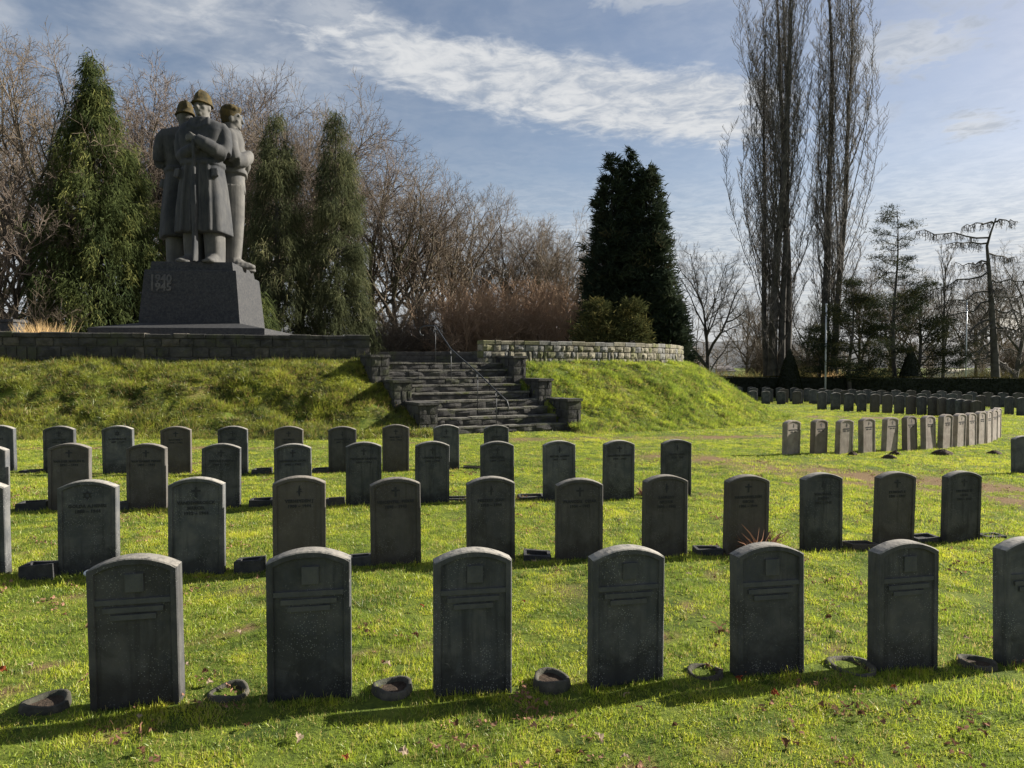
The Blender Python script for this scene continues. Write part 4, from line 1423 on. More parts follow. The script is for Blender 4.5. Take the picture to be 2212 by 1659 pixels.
LEAFC = [('pale', (0.32, 0.25, 0.18), 'pale curled dry leaf lying on the grass'), ('brown', (0.10, 0.055, 0.032), 'dark brown curled leaf lying on the grass'), ('red', (0.19, 0.055, 0.025), 'rust red dry leaf lying on the grass')]
LM = []
for nm, c, lb in LEAFC:
    mm, t, out = new_mat(nm + '_leaf')
    d_ = t.node('ShaderNodeBsdfDiffuse')
    d_.inputs[0].default_value = (*c, 1)
    tr = t.node('ShaderNodeBsdfTranslucent')
    tr.inputs[0].default_value = (*c, 1)
    mx = t.node('ShaderNodeMixShader')
    mx.inputs[0].default_value = 0.3
    t.l.new(d_.outputs[0], mx.inputs[1])
    t.l.new(tr.outputs[0], mx.inputs[2])
    t.l.new(mx.outputs[0], out.inputs[0])
    ms = []
    for q in range(3):
        me = leaf_mesh(q + 5 * len(LM))
        me.materials.append(mm)
        ms.append(me)
    LM.append(ms)
leaves = [(5, 1462, 2), (66, 1450, 0), (400, 1452, 0), (452, 1490, 0), (512, 1380, 0), (445, 1465, 1), (910, 1320, 2), (826, 1442, 1), (835, 1450, 0), (895, 1385, 1), (1290, 1610, 0), (1255, 1645, 1),
          (1350, 1655, 0), (745, 1655, 2), (1205, 1640, 1), (1720, 1625, 1), (1690, 1620, 1), (1672, 1513, 2), (1935, 1503, 0), (1932, 1500, 2), (1775, 1538, 1), (1355, 1515, 0), (1380, 1545, 1), (1458, 1580, 1),
          (1590, 1412, 1), (1640, 1395, 0), (1520, 1345, 0), (1560, 1380, 1), (1545, 1405, 1), (1690, 1420, 2), (1758, 1385, 0), (1810, 1378, 0), (1812, 1322, 0), (1790, 1345, 1), (1835, 1250, 0), (1545, 1255, 1),
          (1487, 1250, 0), (1490, 1235, 1), (300, 1562, 0), (535, 1585, 1), (640, 1610, 0), (140, 1340, 1), (1130, 1310, 2), (1155, 1222, 0), (1010, 1165, 2), (610, 1105, 0), (925, 1120, 1), (75, 1060, 1), (320, 1120, 1),
          (2085, 1390, 0), (2040, 1330, 1), (1985, 1540, 1), (2120, 1600, 1), (1600, 1480, 2), (1860, 1560, 1), (300, 1640, 1), (985, 1580, 1), (870, 1640, 0)]
for i, (X, Y, c) in enumerate(leaves):
    p = gpt(X, Y)
    o = link('fallen_leaf', LM[c][i % 3], None, (p[0], p[1], p[2] + 0.028), (random.uniform(-.6, .6), random.uniform(-.6, .6), random.random() * 6.28))
    s_ = random.uniform(0.35, 0.66)
    o.scale = (s_, s_, s_ * 1.2)
    tag(o, LEAFC[c][2], 'leaf', LEAFC[c][0] + ' leaves scattered on the lawn')


def molehill(X, Y, wd_, h, label):
    p = gpt(X, Y)
    n, k = 8, 22
    V, fs = [], []
    for i in range(n + 1):
        r = i / n
        for j in range(k):
            a = 2 * math.pi * j / k
            rr = r * wd_ / 2 * (1 + 0.22 * math.sin(a * 3 + X) + 0.1 * random.uniform(-1, 1))
            z = h * max(0, 1 - r * r) ** 1.1 * (0.75 + 0.5 * random.random()) - (0.03 if i == n else 0)
            V.append((math.cos(a) * rr, math.sin(a) * rr * 0.8, z))
    fs = [(i * k + j, (i + 1) * k + j, (i + 1) * k + (j + 1) % k, i * k + (j + 1) % k) for i in range(n) for j in range(k)]
    mb = MB()
    mb.add(V, fs)
    tag(mb.build('molehill', M['earth'], None, True, (p[0], p[1], p[2] + 0.01)), label, 'molehill', 'molehills on the lawn')


X0, Y0 = cB(1030, 1075)
molehill(X0, Y0, 0.42, 0.08, 'largest dark molehill in front of the slanting brown gravestones')
X0, Y0 = cB(340, 1078)
molehill(X0, Y0, 0.22, 0.06, 'small dark molehill just below the fifth brown gravestone')
X0, Y0 = cB(250, 1135)
molehill(X0, Y0, 0.28, 0.06, 'small dark molehill, nearest the camera of the molehills')
X0, Y0 = cB(1790, 1075)
molehill(X0, Y0, 0.3, 0.06, 'dark molehill at right, left of the lone edge gravestone')
X0, Y0 = cA(1815, 1095)
molehill(X0, Y0, 0.2, 0.06, 'small dark molehill at the foot of the third brown gravestone')


def strips(B, n, base, dirs, length, width, droop, wob=0.0, taper=True):
    """B ribbons with n points; returns verts (B*n*2,3), faces"""
    t = np.linspace(0, 1, n)
    L = length[:, None, None]
    P = base[:, None, :] + dirs[:, None, :] * L * t[None, :, None]
    P[:, :, 2] -= (droop * length)[:, None] * (t ** 1.7)[None, :]
    if wob:
        P += rng.normal(0, 1, (B, n, 3)) * (wob * length)[:, None, None] * t[None, :, None]
    side = np.cross(dirs, rng.normal(0, 1, (B, 3)))
    side /= np.linalg.norm(side, axis=1)[:, None] + 1e-9
    wv = width[:, None] * ((1.0 - t ** 1.5 * 0.92) if taper else (0.35 + 0.65 * np.sin(np.pi * (0.1 + 0.8 * t))))[None, :]
    A = P + side[:, None, :] * wv[:, :, None]
    C = P - side[:, None, :] * wv[:, :, None]
    V = np.stack([A, C], 2).reshape(-1, 3)
    idx = np.arange(B * n * 2).reshape(B, n, 2)
    Fq = np.stack([idx[:, :-1, 0], idx[:, :-1, 1], idx[:, 1:, 1], idx[:, 1:, 0]], -1).reshape(-1, 4)
    return V, Fq


# dead spiky plant behind the fifth front stone
p = gpt(1640, 1202)
B = 130
an = rng.uniform(0, 2 * math.pi, B)
up = rng.uniform(0.5, 1.4, B)
dirs = np.stack([np.cos(an), np.sin(an) * 0.7, up], 1)
dirs /= np.linalg.norm(dirs, axis=1)[:, None]
V, Fq = strips(B, 5, rng.normal(0, 0.02, (B, 3)) * [1, 1, 0], dirs, rng.uniform(0.22, 0.42, B), rng.uniform(0.007, 0.016, B), rng.uniform(0.0, 0.45, B), 0.04)
o = link('dead_plant', quick_mesh('dead_plant', V, Fq, 4, M['dead'], attr=np.repeat(rng.random(B), 10)), None, p)
tag(o, 'clump of dead brown spiky leaves at the foot of a second-row gravestone', 'plant')
p = gpt(1388, 1068)
B = 40
an = rng.uniform(0, 2 * math.pi, B)
dirs = np.stack([np.cos(an), np.sin(an), rng.uniform(0.3, 1.6, B)], 1)
dirs /= np.linalg.norm(dirs, axis=1)[:, None]
V, Fq = strips(B, 4, rng.normal(0, 0.04, (B, 3)) * [1, 1, 0.4], dirs, rng.uniform(0.06, 0.2, B), rng.uniform(0.006, 0.014, B), rng.uniform(0.0, 0.5, B), 0.1)
o = link('dead_plant', quick_mesh('dead_plant', V, Fq, 4, M['dead'], attr=np.repeat(rng.random(B), 8)), None, p)
tag(o, 'withered reddish bouquet right of the second-last third-row gravestone', 'plant')
# straw coloured grass clump on the terrace
p = at(90, 714, 19.3)
B = 700
an = rng.uniform(0, 2 * math.pi, B)
dirs = np.stack([np.cos(an) * 0.42, np.sin(an) * 0.42, rng.uniform(0.8, 1.2, B)], 1)
dirs /= np.linalg.norm(dirs, axis=1)[:, None]
V, Fq = strips(B, 5, rng.normal(0, 0.22, (B, 3)) * [1.1, 0.8, 0], dirs, rng.uniform(0.75, 1.36, B), rng.uniform(0.008, 0.018, B), rng.uniform(0.0, 0.25, B), 0.03)
o = link('ornamental_grass', quick_mesh('ornamental_grass', V, Fq, 4, M['straw'], attr=np.repeat(rng.random(B), 10)), None, (p[0], p[1], TERRACE))
tag(o, 'straw coloured clump of dry ornamental grass behind the wall at left', 'plant')
# bench like block at the far left
p = at(8, 712, 20.5)
mb = MB()
mb.box((-2.2, -0.25, 0), (0.45, 0.25, 1.17))
mb.box((-2.26, -0.3, 1.173), (0.5, 0.3, 1.25))
tag(mb.build('stone_pedestal', M['granite'], None, False, (p[0], p[1], TERRACE)), 'dark flat-topped stone block behind the wall at the left edge', 'stone block')


# ------------------------------------------------------------------ trees
class Tubes:
    """gathers polylines, makes one mesh of tapered tubes"""
    def __init__(self):
        self.g = {}

    def add(self, pts, rad, k):
        self.g.setdefault((len(pts), k), []).append((pts, rad))

    def mesh(self, name, mat, smooth=False):
        Vs, Fs, n0 = [], [], 0
        for (n, k), lst in self.g.items():
            P = np.array([q[0] for q in lst], float)
            Rr = np.array([q[1] for q in lst], float)
            B = len(P)
            T = np.gradient(P, axis=1)
            T /= np.linalg.norm(T, axis=2, keepdims=True) + 1e-9
            ref = np.where(np.abs(T[:, :1, 2:3]) < 0.8, np.array([0, 0, 1.0]), np.array([1.0, 0, 0]))
            U = np.cross(T, np.broadcast_to(ref, T.shape))
            U /= np.linalg.norm(U, axis=2, keepdims=True) + 1e-9
            W = np.cross(T, U)
            a = np.linspace(0, 2 * math.pi, k, endpoint=False)
            V = P[:, :, None, :] + Rr[:, :, None, None] * (np.cos(a)[None, None, :, None] * U[:, :, None, :] + np.sin(a)[None, None, :, None] * W[:, :, None, :])
            idx = n0 + np.arange(B * n * k).reshape(B, n, k)
            j2 = np.roll(idx, -1, axis=2)
            Fq = np.stack([idx[:, :-1], j2[:, :-1], j2[:, 1:], idx[:, 1:]], -1).reshape(-1, 4)
            Vs.append(V.reshape(-1, 3))
            Fs.append(Fq)
            n0 += B * n * k
        return quick_mesh(name, np.concatenate(Vs), np.concatenate(Fs), 4, mat, smooth)


def unit(v):
    return v / (np.linalg.norm(v) + 1e-9)


def bare_tree_meshes(seed, H, levels, mats, trunk_r, clear=0.2, lean=0.0, limbs=9, ang=(25, 55), up=0.25, wig=0.12, kids=(0, 7, 6, 5, 4), ratio=(0, 0.55, 0.5, 0.5, 0.55), twig_r=0.0095, conical=0.35, tfrac=0.62):
    r_ = random.Random(seed)
    big, small = Tubes(), Tubes()

    def path(p, d, L, n, wg, upb):
        pts = [p]
        for i in range(n - 1):
            d = unit(d + np.array([r_.gauss(0, wg), r_.gauss(0, wg), r_.gauss(0, wg * 0.6) + upb]))
            pts.append(pts[-1] + d * (L / (n - 1)))
        return pts, d

    def grow(p, d, L, r, lev):
        last = lev == levels
        n = 8 if lev == 0 else (6 if lev <= 1 else (5 if not last else 4))
        pts, dend = path(p, d, L, n, wig * (0.35 if lev == 0 else 1.0), up * (0.3 if lev == 0 else 1.0) / n * 2)
        tip = twig_r * 0.5 if last else max(twig_r, r * (0.22 if lev == 0 else 0.3))
        rad = [r + (tip - r) * (i / (n - 1)) ** 0.9 for i in range(n)]
        if lev == 0:
            rad[0] *= 1.35
        (big if lev <= 1 else small).add(pts, rad, 8 if lev == 0 else (6 if lev == 1 else (4 if lev == 2 else 3)))
        if last:
            return
        m = limbs if lev == 0 else kids[min(lev, len(kids) - 1)]
        az0 = r_.random() * 6.28
        for i in range(m):
            t0 = clear if lev == 0 else 0.18
            t = t0 + (1 - t0) * ((i + r_.random()) / m) ** (0.85 if lev == 0 else 0.8)
            t = min(t, 0.99)
            f = t * (n - 1)
            q = int(min(f, n - 2))
            pp = pts[q] + (pts[q + 1] - pts[q]) * (f - q)
            dd = unit(pts[q + 1] - pts[q])
            az_ = az0 + i * 2.4 + r_.gauss(0, 0.3)
            a = R(r_.uniform(*ang)) * (1.0 if lev > 0 else (1.15 - 0.55 * t))
            ref = np.array([0, 0, 1.0]) if abs(dd[2]) < 0.9 else np.array([1.0, 0, 0])
            u = unit(np.cross(dd, ref))
            w_ = np.cross(dd, u)
            nd = unit(dd * math.cos(a) + (u * math.cos(az_) + w_ * math.sin(az_)) * math.sin(a))
            if lev == 0:
                LL = L * ratio[1] * (1.15 - conical * t) * r_.uniform(0.8, 1.15)
            else:
                LL = L * ratio[min(lev + 1, len(ratio) - 1)] * r_.uniform(0.7, 1.2) * (1.1 - 0.4 * t)
            rr = max(twig_r, rad[q] * r_.uniform(0.5, 0.75))
            grow(pp, nd, LL, rr, lev + 1)

    grow(np.array([0, 0, -0.2]), unit(np.array([lean, 0.0, 1.0])), H * tfrac, trunk_r, 0)
    return big.mesh('trunk', mats[0], True), small.mesh('crown', mats[1])


TREE_KINDS = {
    'lime': bare_tree_meshes(1, 16, 4, (M['bark'], M['twig_mauve']), 0.34, 0.27, 0, 15, (28, 58), 0.13, 0.13, (0, 9, 8, 6), (0, 0.80, 0.46, 0.46, 0.5), conical=0.38),
    'maple': bare_tree_meshes(2, 16, 4, (M['bark'], M['twig']), 0.32, 0.25, 0.03, 14, (28, 58), 0.10, 0.15, (0, 9, 8, 6), (0, 0.82, 0.48, 0.46, 0.5), conical=0.38),
    'ash': bare_tree_meshes(3, 16, 4, (M['bark'], M['twig']), 0.34, 0.30, -0.03, 13, (26, 54), 0.18, 0.12, (0, 9, 8, 6), (0, 0.84, 0.46, 0.46, 0.5), conical=0.38),
    'beech': bare_tree_meshes(4, 16, 4, (M['bark'], M['twig_mauve']), 0.33, 0.24, 0.02, 16, (30, 62), 0.10, 0.14, (0, 9, 8, 6), (0, 0.78, 0.47, 0.46, 0.5), conical=0.38),
    'oak': bare_tree_meshes(5, 14, 4, (M['bark_dark'], M['twig_grey']), 0.32, 0.18, 0.0, 12, (34, 60), 0.28, 0.15, (0, 9, 7, 5), (0, 0.74, 0.48, 0.46, 0.5), tfrac=0.66),
    'slender': bare_tree_meshes(6, 12, 4, (M['bark_dark'], M['twig_grey']), 0.17, 0.30, 0.0, 16, (18, 40), 0.6, 0.08, (0, 6, 4, 3), (0, 0.34, 0.42, 0.5, 0.5), conical=0.65, tfrac=0.82),
}


def bush_mesh(seed, H, mat, stems=22, wdt=0.62):
    r_ = random.Random(seed)
    tb = Tubes()

    def sub(p, d, L, r, lev):
        n = 5 if lev < 3 else 4
        pts = [p]
        for i in range(n - 1):
            d = unit(d + np.array([r_.gauss(0, .16), r_.gauss(0, .16), r_.gauss(0, .10) + 0.03]))
            pts.append(pts[-1] + d * L / (n - 1))
        tb.add(pts, [r * (1 - 0.65 * i / (n - 1)) for i in range(n)], 4 if lev == 0 else 3)
        if lev == 3:
            return
        for i in range((9, 6, 5)[lev]):
            t = 0.15 + 0.85 * r_.random()
            q = min(int(t * (n - 1)), n - 2)
            dd = unit(d * 0.9 + np.array([r_.gauss(0, .55), r_.gauss(0, .55), r_.gauss(0.1, .4)]))
            sub(pts[q] + (pts[q + 1] - pts[q]) * (t * (n - 1) - q), dd, L * r_.uniform(0.38, 0.6), max(0.011, r * 0.5), lev + 1)
    for i in range(stems):
        a = r_.random() * 6.28
        s = r_.random() ** 0.5 * H * 0.12
        tilt = r_.uniform(0.05, wdt)
        sub(np.array([math.cos(a) * s, math.sin(a) * s, -0.1]), unit(np.array([math.cos(a) * tilt, math.sin(a) * tilt, 1])), H * r_.uniform(0.5, 0.75), 0.045, 0)
    return tb.mesh('bush', mat)


BUSH = {'rust': bush_mesh(3, 7.0, M['twig_rust']), 'brown': bush_mesh(4, 7.0, M['twig'])}

_tree_proto = {}


def bare_tree(kind, X, Ytop, dist, label, rz=0.0, base_h={'oak': 14.0, 'slender': 12.0}, group='bare winter trees behind the memorial', wide=1.0, nm='bare_tree', lean=0.0):
    top = at(X, Ytop, dist)
    Ht = top[2] - float(ground(top[0]))
    if kind not in _tree_proto:
        o = empty(nm, (0, 0, 0))
        link('trunk', TREE_KINDS[kind][0], o)
        link('crown', TREE_KINDS[kind][1], o)
        _tree_proto[kind] = o
    else:
        o = copy_tree(_tree_proto[kind])
        o.name = nm
    # true height of the mesh
    hz = max(v.co.z for v in TREE_KINDS[kind][1].vertices) if ('h_' + kind) not in _tree_proto else _tree_proto['h_' + kind]
    _tree_proto['h_' + kind] = hz
    s = Ht / hz
    o.location = (top[0], top[1], float(ground(top[0])))
    o.rotation_euler = (0, lean, rz)
    o.scale = (s * wide, s * wide, s)
    for key in list(o.keys()):
        del o[key]
    tag(o, label, 'tree', group)
    return o


BT = [('maple', 66, 52, 34, 0.3, 'tall bare tree with forked mossy trunk at the far left', 0.85),
      ('ash', -70, 150, 38, 2.2, 'bare tree mostly out of frame at the left edge', 1.0),
      ('beech', 15, 330, 30, 1.0, 'dense low brown bare tree at the left edge beside the weeping conifer', 1.0),
      ('lime', 305, 195, 52, 1.1, 'bare mauve tree just right of the big weeping conifer top', 1.0),
      ('beech', 395, 172, 56, 2.0, 'bare mauve tree directly behind the left soldier of the memorial', 1.0),
      ('lime', 480, 168, 58, 3.7, 'bare tree rising behind the right soldier of the memorial', 1.0),
      ('ash', 590, 172, 50, 0.4, 'bare grey tree rising above the narrow weeping conifer right of the memorial', 0.8),
      ('maple', 700, 200, 50, 4.4, 'bare tree poking up above the second narrow weeping conifer', 0.8),
      ('lime', 800, 292, 48, 5.2, 'bare tree with fine domed crown right of the weeping conifers', 0.9),
      ('maple', 870, 352, 46, 2.9, 'bare dark branching tree left of the handrail top', 1.0),
      ('ash', 955, 372, 50, 5.8, 'bare tall tree above the handrail top with round crown', 0.95),
      ('beech', 1025, 480, 58, 0.9, 'bare reddish tree right of the handrail, lower than its neighbour', 1.0),
      ('lime', 1092, 446, 60, 2.5, 'bare round-headed tree above the pier of the sunlit wall', 0.9),
      ('maple', 1165, 474, 60, 4.9, 'bare tree above the middle of the rust coloured thicket', 0.9),
      ('ash', 1232, 486, 58, 1.7, 'bare tree touching the left side of the dark cypress group', 0.9)]
BT += [('beech', 345, 182, 60, 5.1, 'bare tree between the big weeping conifer and the left soldier', 1.0),
       ('maple', 540, 178, 60, 0.8, 'bare tree just right of the memorial top', 1.0),
       ('lime', 645, 190, 57, 1.9, 'bare tree between the two narrow weeping conifers', 1.0),
       ('beech', 915, 395, 62, 3.2, 'bare tree filling the gap above the handrail scroll', 1.0),
       ('lime', -10, 215, 44, 4.2, 'bare tree at the left edge behind the forked mossy tree', 1.0),
       ('maple', 1200, 500, 66, 0.2, 'small bare tree at the left shoulder of the dark cypress', 1.0)]
for kd, X, Yt, dist, rz, lb, wd_ in BT:
    bare_tree(kd, X, Yt - (26 if X > 780 else 8), dist, lb, rz, wide=wd_)
BR = [('oak', 1533, 484, 50, 0.6, 'bare spreading tree with low forks between the dark cypresses and the poplars', 0.85),
      ('slender', 2040, 510, 50, 0.2, 'slender upright bare tree left of the leaning larch', 0.9),
      ('oak', 2195, 475, 52, 2.4, 'bare tree at the right edge behind the leaning larch', 0.9),
      ('maple', 1615, 610, 62, 1.4, 'low bare tree in the gap left of the big poplar trunk', 0.9),
      ('lime', 1860, 560, 62, 3.3, 'bare brown tree behind the bushy dark pine right of the poplars', 0.9),
      ('beech', 2110, 600, 64, 4.0, 'low bare tree behind the right flagpole', 1.0)]
BR += [('beech', 1930, 575, 66, 1.0, 'bare tree behind the tall open pine', 1.0),
       ('lime', 1990, 590, 60, 2.2, 'bare tree between the open pine and the slender tree', 1.0),
       ('maple', 2150, 560, 68, 5.0, 'bare tree directly behind the larch trunk', 1.0),
       ('oak', 1745, 600, 62, 3.9, 'bare tree in the gap between the poplar trunks', 1.0),
       ('ash', 1650, 640, 70, 2.0, 'small bare tree behind the left side of the huge poplar', 1.0)]
for kd, X, Yt, dist, rz, lb, wd_ in BR:
    bare_tree(kd, X, Yt, dist, lb, rz, wide=wd_, group='bare winter trees beyond the hedge')

BU = [('rust', 1000, 560, 44, 'rust coloured leafless bush right of the handrail top'), ('rust', 1075, 560, 46, 'rust coloured leafless bush behind the pier of the sunlit wall'), ('rust', 1150, 548, 45, 'largest rust coloured leafless bush behind the sunlit wall'),
      ('rust', 1222, 570, 47, 'rust coloured leafless bush against the dark cypress group'), ('brown', 905, 590, 44, 'dark brown leafless bush left of the handrail top'), ('brown', 30, 600, 29, 'brown leafless bush at the left edge behind the straw grass'),
      ('brown', 845, 620, 42, 'brown leafless bush at the right foot of the weeping conifers'), ('brown', 1650, 700, 58, 'low leafless bush left of the big poplar trunk'), ('brown', 2190, 690, 56, 'low leafless bush at the right edge under the larch'),
      ('brown', 1750, 720, 60, 'low leafless bush between the two poplar trunks')]
for i, (kd, X, Yt, dist, lb) in enumerate(BU):
    top = at(X, Yt, dist)
    gz0 = float(ground(top[0]))
    o = link('leafless_bush', BUSH[kd], None, (top[0], top[1], gz0), (0, 0, i * 1.3))
    s = (top[2] - gz0) / max(v.co.z for v in BUSH[kd].vertices)
    o.scale = (s * 1.1, s * 1.1, s)
    tag(o, lb, 'bush', 'leafless bushes at the edge of the park')


# poplars -------------------------------------------------------------
def poplar_meshes(seed, H, stems, az0, asym, n_stem, prof):
    """upright crown: many near-vertical wavering stems inside a spindle shaped envelope"""
    r_ = random.Random(seed)
    big, small = Tubes(), Tubes()

    def wavy(p, d, L, n, wg, upb):
        pts = [np.array(p, float)]
        for i in range(n - 1):
            d = unit(d + np.array([r_.gauss(0, wg), r_.gauss(0, wg), upb]))
            pts.append(pts[-1] + d * L / (n - 1))
        return pts

    def twigs(pts, L, m, lev, r):
        n = len(pts)
        for i in range(m):
            t = 0.1 + 0.89 * (i + r_.random()) / m
            q = min(int(t * (n - 1)), n - 2)
            pp = pts[q] + (pts[q + 1] - pts[q]) * (t * (n - 1) - q)
            a = r_.random() * 6.28
            dd = unit(np.array([math.cos(a) * 0.75, math.sin(a) * 0.75, 0.75]))
            LL = L * r_.uniform(0.6, 1.25) * (1.1 - 0.45 * t)
            if lev == 0:
                c = wavy(pp, dd, LL, 5, 0.24, 0.26)
                small.add(c, [max(0.010, r * (1 - 0.6 * k / 4)) for k in range(5)], 3)
                twigs(c, LL * 0.42, 8, 1, 0.013)
            else:
                c = wavy(pp, dd, max(0.3, LL), 4, 0.25, 0.22)
                small.add(c, [0.011, 0.010, 0.008, 0.005], 3)

    trunks = []
    for (sx, sy, sh, sr, tilt) in stems:
        tr = wavy((sx, sy, -0.2), unit(np.array([tilt, 0, 1.0])), H * sh, 14, 0.025, 0.12)
        big.add(tr, [sr * (1.35 if k == 0 else 1) * (1 - 0.88 * (k / 13) ** 0.9) for k in range(14)], 8)
        twigs(tr[5:], 1.7, 34, 0, 0.022)
        trunks.append((tr, sr))
    n_low = n_stem // 3
    for i in range(n_stem + n_low):
        tr, sr = trunks[i % len(trunks)]
        if i < n_stem:
            z0 = H * (0.04 + 0.62 * (i + r_.random()) / n_stem)
            L = H * r_.uniform(0.26, 0.46) * (1.1 if z0 < 0.4 * H else 0.8)
        else:
            z0 = H * r_.uniform(0.03, 0.34)
            L = H * r_.uniform(0.08, 0.18)
        z1 = min(z0 + L, H * 0.97)
        az_ = r_.random() * 6.28
        u = math.sqrt(r_.uniform(0.12, 1.0)) * (1 + asym * math.cos(az_ - az0))
        q = min(int(z0 / H * 13), 12)
        c0 = tr[min(q, len(tr) - 1)]
        n = 12
        pts = []
        ph, ph2 = r_.random() * 6.28, r_.random() * 6.28
        for k in range(n):
            t = k / (n - 1)
            z = z0 + (z1 - z0) * t
            rho = u * np.interp(z / H, prof[0], prof[1]) * (1 - (1 - min(1, t / 0.8)) ** 1.35)
            wob = 0.16 * t
            pts.append(np.array([c0[0] + math.cos(az_) * rho + wob * math.sin(7 * t + ph) + r_.gauss(0, 0.05) * (k > 0), c0[1] + math.sin(az_) * rho + wob * math.sin(6 * t + ph2) + r_.gauss(0, 0.05) * (k > 0), z]))
        br = max(0.026, sr * 0.19 * (1 - 0.6 * z0 / H) * r_.uniform(0.5, 1.15))
        big.add(pts, [br * (1 - 0.8 * k / (n - 1)) for k in range(n)], 5)
        twigs(pts[2:], 1.45, int(6 + L * 1.8), 0, max(0.014, br * 0.35))
    return big.mesh('trunk', M['bark_dark'], True), small.mesh('crown', M['twig_grey'])


PP = ([0.03, 0.12, 0.28, 0.43, 0.56, 0.72, 0.87, 1.0], [0.9, 1.6, 2.5, 2.8, 2.5, 2.1, 1.7, 0.3])
pp = at(1682, 808, 50)
t_, c_ = poplar_meshes(5, 34, [(-0.4, 0, 0.97, 0.37, -0.004), (0.5, 0.2, 0.97, 0.35, 0.004), (0.05, -0.4, 0.93, 0.30, 0.0), (-0.7, 0.3, 0.80, 0.26, -0.012)], math.pi, 0.32, 74, PP)
o = empty('poplar_tree', (pp[0], pp[1], float(ground(pp[0]))))
link('trunk', t_, o)
link('crown', c_, o)
tag(o, 'huge bare poplar with several fused stems, left of the pair, taller than the frame', 'tree', 'pair of tall bare poplars')
pp = at(1788, 808, 49)
PQ = ([0.03, 0.12, 0.28, 0.43, 0.56, 0.72, 0.87, 1.0], [0.5, 1.4, 2.5, 2.5, 2.1, 1.7, 1.3, 0.3])
t_, c_ = poplar_meshes(9, 33, [(-0.15, 0, 0.97, 0.36, 0.0), (0.45, 0.1, 0.86, 0.28, 0.016)], 0.0, 0.5, 46, PQ)
o = empty('poplar_tree', (pp[0], pp[1], float(ground(pp[0]))))
link('trunk', t_, o)
link('crown', c_, o)
tag(o, 'tall bare poplar with a single straight dark trunk beside the white flagpole', 'tree', 'pair of tall bare poplars')


# conifers ------------------------------------------------------------
def conifer(name, H, profile, n_anchor, per, mat, label, X, Ybase, dist, droop, leng, width, out_dir, trunk_r=0.22, group=None, seed=1, tops=((0, 0, 1.0),), clump=0.5, zlow=0.02, cat='tree', bare_low=False, flat=1.0, z0=None, curl=False, hang=0.0):
    """crown of many hanging or fanning sprays clustered round branch ends"""
    global rng
    rng = np.random.default_rng(seed)
    p = at(X, Ybase, dist)
    gz0 = float(ground(p[0])) if z0 is None else z0
    o = empty(name, (p[0], p[1], gz0))
    tb = Tubes()
    base_l, dir_l = [], []
    for (tx, ty, ts) in tops:
        Hh = H * ts
        zz = np.linspace(0, Hh * 0.985, 9)
        tb.add([np.array([tx, ty, z - 0.2 * (z == 0)]) for z in zz], [trunk_r * (1 - 0.93 * k / 8) for k in range(9)], 7)
        na_ = int(n_anchor * ts)
        u = rng.random(na_)
        h = zlow + (1 - zlow) * (1 - (1 - u) ** 0.62) if not bare_low else zlow + (1 - zlow) * u
        rmax = np.interp(h, profile[0], profile[1])
        aa_ = rng.uniform(0, 2 * math.pi, na_)
        rr = rmax * np.sqrt(rng.uniform(0.12, 1.0, na_)) * np.where(rng.random(na_) < 0.12, rng.uniform(1.1, 1.38, na_), rng.uniform(0.80, 1.15, na_))
        A = np.stack([tx + np.cos(aa_) * rr, ty + np.sin(aa_) * rr * flat, h * Hh], 1)
        for q in range(0, na_, 2):
            s0 = np.array([tx, ty, max(0.1, A[q, 2] - rr[q] * 0.25)])
            mid = (s0 + A[q]) / 2 + np.array([0, 0, 0.08 * rr[q]])
            tb.add([s0, mid, A[q]], [0.035, 0.022, 0.01], 4)
        spread = clump * (0.35 + 0.65 * np.clip(rmax / (max(profile[1]) + 1e-6), 0, 1))
        b = A[:, None, :] + rng.normal(0, 1, (na_, per, 3)) * spread[:, None, None] * np.array([1, 1, 0.8])
        if hang:
            tt = rng.random((na_, per))
            hl = hang * rng.uniform(0.5, 1.3, na_) * (0.4 + 0.6 * np.clip(rmax / max(profile[1]), 0, 1))
            b = A[:, None, :] + rng.normal(0, 1, (na_, per, 3)) * (0.06 + 0.12 * np.sin(np.pi * (0.15 + 0.8 * tt)))[..., None] * clump / 0.3
            b[..., 2] -= hl[:, None] * tt ** 1.3
            b[..., 0] += np.cos(aa_)[:, None] * 0.35 * (1 - tt) * tt * 2
            b[..., 1] += np.sin(aa_)[:, None] * 0.35 * (1 - tt) * tt * 2
        od = np.stack([np.cos(aa_), np.sin(aa_), np.zeros(na_)], 1)[:, None, :] * out_dir[0] + np.array([0, 0, out_dir[1]])
        dd = od + rng.normal(0, out_dir[2], (na_, per, 3))
        base_l.append(b.reshape(-1, 3))
        dir_l.append(dd.reshape(-1, 3))
        cv_ = np.repeat(rng.random(na_), per)
        base_l[-1] = np.concatenate([base_l[-1], cv_[:, None]], 1)
    b = np.concatenate(base_l)
    dd = np.concatenate(dir_l)
    ok = b[:, 2] > 0.05
    b, dd = b[ok], dd[ok]
    dd /= np.linalg.norm(dd, axis=1)[:, None]
    B = len(b)
    V, Fq = strips(B, 4, b[:, :3], dd, rng.uniform(leng[0], leng[1], B), rng.uniform(width[0], width[1], B), rng.uniform(droop[0], droop[1], B), 0.05)
    val = np.clip(b[:, 3] * 0.7 + rng.random(B) * 0.3, 0, 1)
    crown = quick_mesh('crown', V, Fq, 4, mat, attr=np.repeat(val, 8))
    if curl:
        c = [np.array([0, 0, H * 0.93]), np.array([0.02, 0, H * 0.985]), np.array([-0.06, 0, H * 1.015]), np.array([-0.25, 0, H * 1.025]), np.array([-0.42, 0, H * 1.012])]
        tb.add(c, [0.03, 0.022, 0.018, 0.014, 0.010], 5)
    link('trunk', tb.mesh('trunk', M['bark_dark'], True), o)
    link('crown', crown, o)
    tag(o, label, cat, group)
    return o


